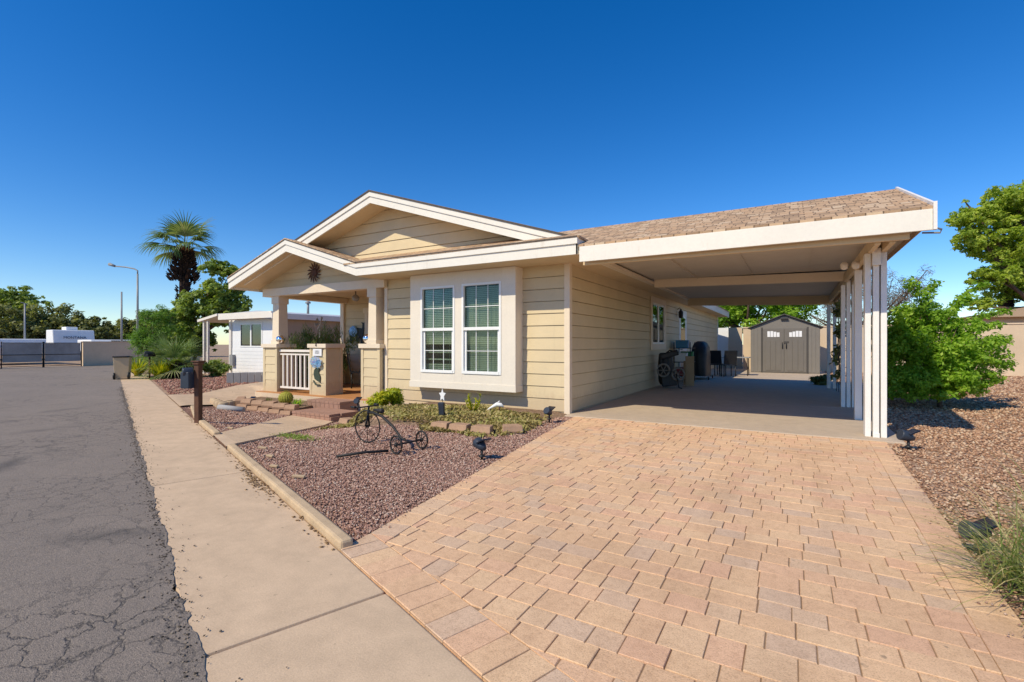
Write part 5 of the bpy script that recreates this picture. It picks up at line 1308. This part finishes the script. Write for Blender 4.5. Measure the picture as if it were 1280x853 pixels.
# low block wall in front of it
o = None
a_ = (-12.19,.82); b_ = (-11.0,1.9)
dv = Vector((.56,.83)); pv = Vector((dv.y,-dv.x))
m = MB()
for i in range(16):
    p = Vector(a_)+dv*(i*.20)
    for zc in (0,): 
        q = [p, p+dv*.19, p+dv*.19-pv*.16, p-pv*.16]; m.prism([(v_.x,v_.y,-.05) for v_ in q][::-1], (0,0,.37))
tag(m.build('planter_wall', M['greywall'], None, .008, loc=(a_[0],a_[1],0)), 'low grey block wall in front of the white mobile home', 'wall')
# trash bin
B0 = X(-13.8,17.1)+(0,)
t = thing('trash_bin', 'tan wheeled trash bin with a dark lid on the far sidewalk', 'bin', B0)
def tb(m, n, mat, bev=.01): o = m.build(n, M[mat], t, bev); o.location = (0,0,0); return o
m = MB(); m.obox((0,0,.40),(.38,.44,.74),(0,0,0),taper=1.2); tb(m,'body','bin')
m = MB(); m.obox((0,0,.785),(.48,.56,.05),(.05,0,0)); m.tube([(-.2,.29,.80),(.2,.29,.80)], .02, 7); tb(m,'lid','black')
for x in (-.2,.2): m = MB(); m.lathe((x-.03,.2,.12),[(.03,0),(.12,.005),(.12,.055),(.03,.06)],16,'X'); tb(m,'wheel','black',0)
m = MB(); m.lathe((0,-.285,.5),[(.01,-.004),(.06,-.003),(.06,.01)],14,'Y'); tb(m,'emblem','rust',0)
t.rotation_euler = (0,0,R(-120))
# neighbour's thin mailbox
B0 = X((187-640)/FOC*17.3,17.3)+(0,)
t = thing('mailbox', 'small black mailbox on a thin post by the far plants', 'mailbox', B0)
m = MB(); m.tube([B0,(B0[0],B0[1],.78)], .03, 8); m.build('post', M['wood'], t, loc=B0)
m = MB(); m.obox((B0[0],B0[1],.84),(.2,.3,.10),(0,0,.3)); m.tube([(B0[0]-.05,B0[1]-.14,.89),(B0[0]+.05,B0[1]+.14,.89)], .09, 12); m.build('box', M['black'], t, .01, loc=B0)

# palm
D = 25.5; P0 = at(230,466,D)[:2]+(0,)
t = thing('fan_palm', 'tall fan palm with dark boots on its trunk behind the leafy tree', 'palm', P0)
m = MB(); ztop = at(228,312,D)[2]; px_, py_ = P0[0], P0[1]
m.tube([(px_,py_,-.1),(px_+.05,py_,ztop*.5),(px_,py_,ztop)], [.30,.24,.20], 12, rnd=.4)
for i in range(560):                                 # old leaf bases
    f = random.random(); z = at(228,352,D)[2]+(ztop-at(228,352,D)[2])*f if random.random() < .75 else random.uniform(.8,ztop*.8)
    inz = z > at(228,356,D)[2]
    r = (.66-.36*f if inz else .28)*random.uniform(.8,1.05); a = random.uniform(0,6.28); c_ = Vector((px_+r*math.cos(a),py_+r*math.sin(a),z)); dr_ = Vector((math.cos(a)*.7,math.sin(a)*.7,.9)).normalized()
    s_ = Vector((-math.sin(a),math.cos(a),0)); m.prism([c_-s_*.07,c_+s_*.07,c_+s_*.04+dr_*.2,c_-s_*.04+dr_*.2], (math.cos(a)*.03,math.sin(a)*.03,0), rnd=min(1,max(0,random.gauss(.35,.2)+(.5 if f > .85 and inz else 0))))
m.build('trunk', M['palmtrunk'], t, loc=P0)
m = MB(); top = (px_,py_,ztop)
for i in range(19):
    a = i*2.399+random.uniform(-.25,.25); el = 1.4-1.3*(i/18)**.9+random.uniform(-.1,.1); 
    fan_frond(m, (px_+.08*math.cos(a),py_+.08*math.sin(a),ztop), (math.cos(a)*math.cos(el),math.sin(a)*math.cos(el),math.sin(el)), random.uniform(.75,1.1), random.uniform(1.1,1.45), R(66), 24, 1.0+.6*(i/18), .12, .065)
m.build('frond', M['frond'], t, loc=P0)
# leafy tree in front of the palm
D = 23.0; P0 = at(238,470,D)[:2]+(0,)
tree('leafy_tree', 'broad leafy tree in front of the tall fan palm', 'tree', P0,
     [blob(250,385,D,1.03,1.09,0.85),blob(275,365,D,0.91,1.09,0.73),blob(270,335,D,0.60,0.73,0.42),blob(290,340,D,0.42,0.60,0.30),blob(222,400,D,0.79,0.97,0.60),blob(280,395,D,0.85,0.97,0.67),blob(245,425,D,0.85,0.97,0.73),blob(298,380,D,0.48,0.60,0.48)],
     75, .20, 26000, .15, 'leaf_mid', None, .11, .6, 20)
# low fan palm, feathery shrub, yellow flowering plants
D = 18; P0 = at(218,466,D)[:2]+(0,)
t = thing('low_fan_palm', 'low bushy fan palm with brown dead leaves below', 'palm', P0); m = MB()
for i in range(34):
    a = i*2.399; el = 1.35-1.5*(i/33); fan_frond(m, (P0[0],P0[1],.35), (math.cos(a)*math.cos(el),math.sin(a)*math.cos(el),math.sin(el)), random.uniform(.4,.8), random.uniform(.7,1.0), R(75), 18, .6, .15, .05)
m.build('frond', M['frond'], t, loc=P0)
m = MB(); m.lathe((P0[0],P0[1],-.02), [(.3,0),(.36,.2),(.3,.5),(.1,.6)], 14)
for i in range(90):
    a = random.uniform(0,6.28); z = random.uniform(.05,.6); vs, fs = strip_blade((P0[0]+.3*math.cos(a),P0[1]+.3*math.sin(a),z),(math.cos(a),math.sin(a),-.3),.4,.06,.5,3); m.add(vs,fs,rnd=random.uniform(.4,1))
m.build('trunk', M['palmtrunk'], t, loc=P0)
D = 21; tree('feathery_shrub', 'tall feathery bright green shrub behind the trash bin', 'shrub', at(188,466,D)[:2]+(0,), [blob(190,415,D,.65,.8,.75),blob(180,430,D,.45,.6,.5),blob(205,425,D,.7,.8,.7),blob(200,395,D,.5,.6,.4),blob(190,450,D,.6,.7,.4)], 30, .32, 11000, .15, 'leaf_fine', None, .06, .14, 14)
for i,(px,py,D,lab) in enumerate([(172,462,18.6,'yellow flowering clump right behind the trash bin'),(200,465,17.2,'yellow flowering clump right of the thin black mailbox'),(212,462,17.8,'yellow edged clump at the foot of the low fan palm')]):
    x,y,_ = at(px,py,D); tuft('yellow_plant', lab, 'plant', x,y,0, 190, .75, .085, 'leaf_yellow' if i != 2 else 'leaf_bright', .9, 1.0, 'yellow plants by the far sidewalk')
D = 17.6; x,y,_ = at(205,462,D); tuft('agave', 'dark green agave between the yellow flowering clumps', 'agave', x,y,0, 60, .55, .09, 'leaf_mid', .3, .9)
D = 18.4; P0 = at(270,464,D)[:2]+(0,); bush('hedge_bush', 'dark green bush under the neighbouring awning', P0[0],P0[1],0,.55,2600,.16,'leaf_mid')

# ------------------------------------------------------------------ FAR END OF THE STREET
FX = -30.9
o = wall_box('street_wall', 'brown stucco wall at the far end of the street', FX-.2,3.35,FX,9.5,1.33,'tanwall')
o = wall_box('gate_pillar', 'pale grey wall end left of the far gate', FX-.2,-4.0,FX+.05,.05,1.24,'greywall',False)
t = thing('street_gate', 'dark screened double gate closing the far end of the street', 'gate', (FX,1.7,0))
for (a,b) in ((.12,1.68),(1.72,3.28)):
    m = MB()
    for yy in (a,b): m.tube([(FX,yy,-.05),(FX,yy,1.36)], .026, 7)
    for z in (.08,.68,1.30): m.tube([(FX,a,z),(FX,b,z)], .016, 7)
    f = m.build('gate_leaf', M['iron'], t, loc=(FX,1.7,0))
    m = MB(); m.box(FX-.02,a+.04,.30,FX-.01,b-.04,1.28); m.build('screen', M['mesh_shade'], f, loc=(FX,1.7,0))
# white trailers behind the wall
def trailer(name, label, p, L, W, z0, z1, body):
    t = thing(name, label, 'trailer', (p[0],p[1],0)); 
    m = MB(); y0, y1 = p[1]-W/2, p[1]+W/2; x1 = p[0]
    m.prism([(x1,y0,z0),(x1+.25,y0,z0+.6),(x1+.05,y0,z1),(x1-L,y0,z1),(x1-L,y0,z0)], (0,W,0)); m.build('body', M[body], t, .06, loc=(p[0],p[1],0))
    for s_ in (y0+.05,y1-.05):
        m = MB(); m.lathe((x1-L*.6,s_,.35),[(.1,-.1),(.35,-.09),(.35,.09),(.1,.1)],16,'Y'); m.build('wheel', M['black'], t, loc=(p[0],p[1],0))
    return t
p = at(92,430,37); rv = trailer('camper_trailer', 'white camper trailer with a dark name on its front above the gate', p, 1.2, 2.5, .5, 2.30, 'white')
m = MB(); m.box(p[0]-1.2,p[1]-.35,2.301,p[0]-.3,p[1]+.35,2.55); m.build('roof_unit', M['white'], rv, .04, loc=(p[0],p[1],0))
text('MONTANA', .27, 'name_lettering', 'solar', rv, Matrix.Translation((.28,0,1.72)) @ Matrix.Rotation(R(-7),4,'Y') @ Matrix.Rotation(R(90),4,'Z') @ Matrix.Rotation(R(90),4,'X'), .01)
p = at(20,430,36); trailer('camper_trailer', 'low white trailer behind the left leaf of the gate', p, 5, 3.4, .4, 1.62, 'white')
p = at(146,430,36); bt = trailer('boat_trailer', 'long low white trailer with dark stripe behind the brown wall', p, 2.2, 3.2, .7, 1.55, 'white')
m = MB(); m.box(p[0]+.02,p[1]-.4,1.36,p[0]+.24,p[1]+1.5,1.50); m.build('stripe', M['solar'], bt, loc=(p[0],p[1],0))
# street lamp and poles
B0 = at(172,460,27)[:2]+(0,); zt = at(172,337,27)[2]; e = at(144,333,27)
t = thing('street_lamp', 'tall street lamp with a curved arm reaching left', 'street lamp', B0)
m = MB(); m.tube([B0,(B0[0],B0[1],zt*.55),(B0[0],B0[1],zt-.25)], [.07,.055,.045], 9); m.build('pole', M['steel'], t, loc=B0)
q = Vector((B0[0],B0[1],zt-.25)); ev = Vector(e); m = MB(); m.tube([q, q+Vector((0,0,.18)), q.lerp(ev,.15)+Vector((0,0,.22)), q.lerp(ev,.5)+Vector((0,0,.16)), ev], .035, 8); m.build('arm', M['steel'], t, loc=B0)
m = MB(); m.tube([ev, ev+(ev-q).normalized()*.35], [.06,.09], 10); m.build('lamp_head', M['steel'], t, loc=B0)
for (px,pt,D,lab) in ((152,365,33,'thin grey pole left of the street lamp'),(31,379,38,'thin pale pole with a short crossbar before the far trees')):
    B0 = at(px,460,D)[:2]+(0,); z = at(px,pt,D)[2]; t = thing('utility_pole', lab, 'pole', B0, 'thin poles at the far end'); m = MB(); m.tube([B0,(B0[0],B0[1],z)], [.07,.05], 8); m.build('pole', M['steel'], t, loc=B0)
    if px == 31:
        w = Vector((ux,uy,0)); m = MB(); m.tube([Vector((B0[0],B0[1],z-.05))-w*.5, Vector((B0[0],B0[1],z))+w*.8], .03, 6); m.build('crossbar', M['steel'], t, loc=B0)
# far trees, each its own
far_t = [(-55,405,46,3.2,2.3),(8,402,46,2.6,2.2),(48,404,48,2.6,2.2),(85,404,50,2.5,2.2),(112,412,50,1.8,1.7),(140,414,54,2.0,1.8),(165,410,54,2.2,2.0),(195,408,56,2.4,2.2),(228,412,58,2.6,2.0)]
labs = ['olive green far tree cut by the left picture edge','olive far tree behind the low white trailer','olive far tree just left of the white camper','dark olive far tree right behind the white camper','low dark far tree right of the white camper','far tree behind the thin grey pole','far tree behind the street lamp','far tree behind the feathery shrub','far tree hidden mostly by the leafy tree']
for (px,py,D,r,rz_),lb in zip(far_t, labs):
    x,y,z = at(px,py,D); 
    tree('far_tree', lb, 'tree', (x,y,-.3), [(x,y,z-.2,r,r,rz_*.9),(x-r*.45,y-r*.3,z-.9,r*.8,r*.8,rz_*.7),(x+r*.45,y+r*.3,z-.9,r*.8,r*.8,rz_*.7),(x,y,z-1.6,r,r,rz_*.6)], 60, .2, 9000, .32, 'leaf_dark', 'far trees beyond the gate', .2, .55, 8)
x,y,z = at(18,372,60); tree('far_tree', 'taller darker tree rising above the far trees at the left', 'tree', (x,y,-.3), [(x,y,z,2.6,2.4,1.5),(x+1.8,y+1,z-.9,1.8,1.8,1.2),(x-1.8,y-1,z-.5,2.2,2,1.4),(x,y,z-2.0,2.2,2.2,1.6)], 50, .22, 8500, .36, 'leaf_mid', 'far trees beyond the gate', .25, .55, 10)

# ------------------------------------------------------------------ light, sky, camera
sv = Vector((-.36,-1,1.03)).normalized()            # towards the sun
el = math.asin(sv.z); az = math.atan2(sv.x, sv.y)
W = bpy.data.worlds.new('World'); SC.world = W; W.use_nodes = True
nt = W.node_tree; bg = nt.nodes['Background']; sky = nt.nodes.new('ShaderNodeTexSky'); sky.sky_type = 'NISHITA'
sky.sun_disc = False; sky.sun_elevation = el; sky.sun_rotation = az; sky.altitude = 600; sky.air_density = 1.0; sky.dust_density = .15; sky.ozone_density = 4.0
hs = nt.nodes.new('ShaderNodeHueSaturation'); hs.inputs['Saturation'].default_value = 1.36; hs.inputs['Value'].default_value = 1.56; hs.inputs['Hue'].default_value = .508
nt.links.new(sky.outputs[0], hs.inputs['Color']); nt.links.new(hs.outputs[0], bg.inputs['Color']); bg.inputs['Strength'].default_value = .10
L = bpy.data.lights.new('sun', 'SUN'); L.energy = 4.4; L.angle = R(.53); L.color = (1,.89,.68)
so = bpy.data.objects.new('sun', L); C.objects.link(so); so.rotation_euler = sv.to_track_quat('Z','Y').to_euler(); so.location = (0,0,30)
cd = bpy.data.cameras.new('camera'); co = bpy.data.objects.new('camera', cd); C.objects.link(co)
co.location = CAM; co.rotation_euler = (R(90),0,YAW); cd.sensor_width = 36; cd.lens = FOC/1280*36; cd.shift_y = 3.5/1280; cd.clip_end = 3000; cd.clip_start = .05
SC.camera = co
vs_ = SC.view_settings; vs_.view_transform = 'Standard'; vs_.look = 'None'; vs_.exposure = 0.0; vs_.gamma = 1; vs_.use_curve_mapping = False
SC.cycles.max_bounces = 8; SC.cycles.transparent_max_bounces = 12
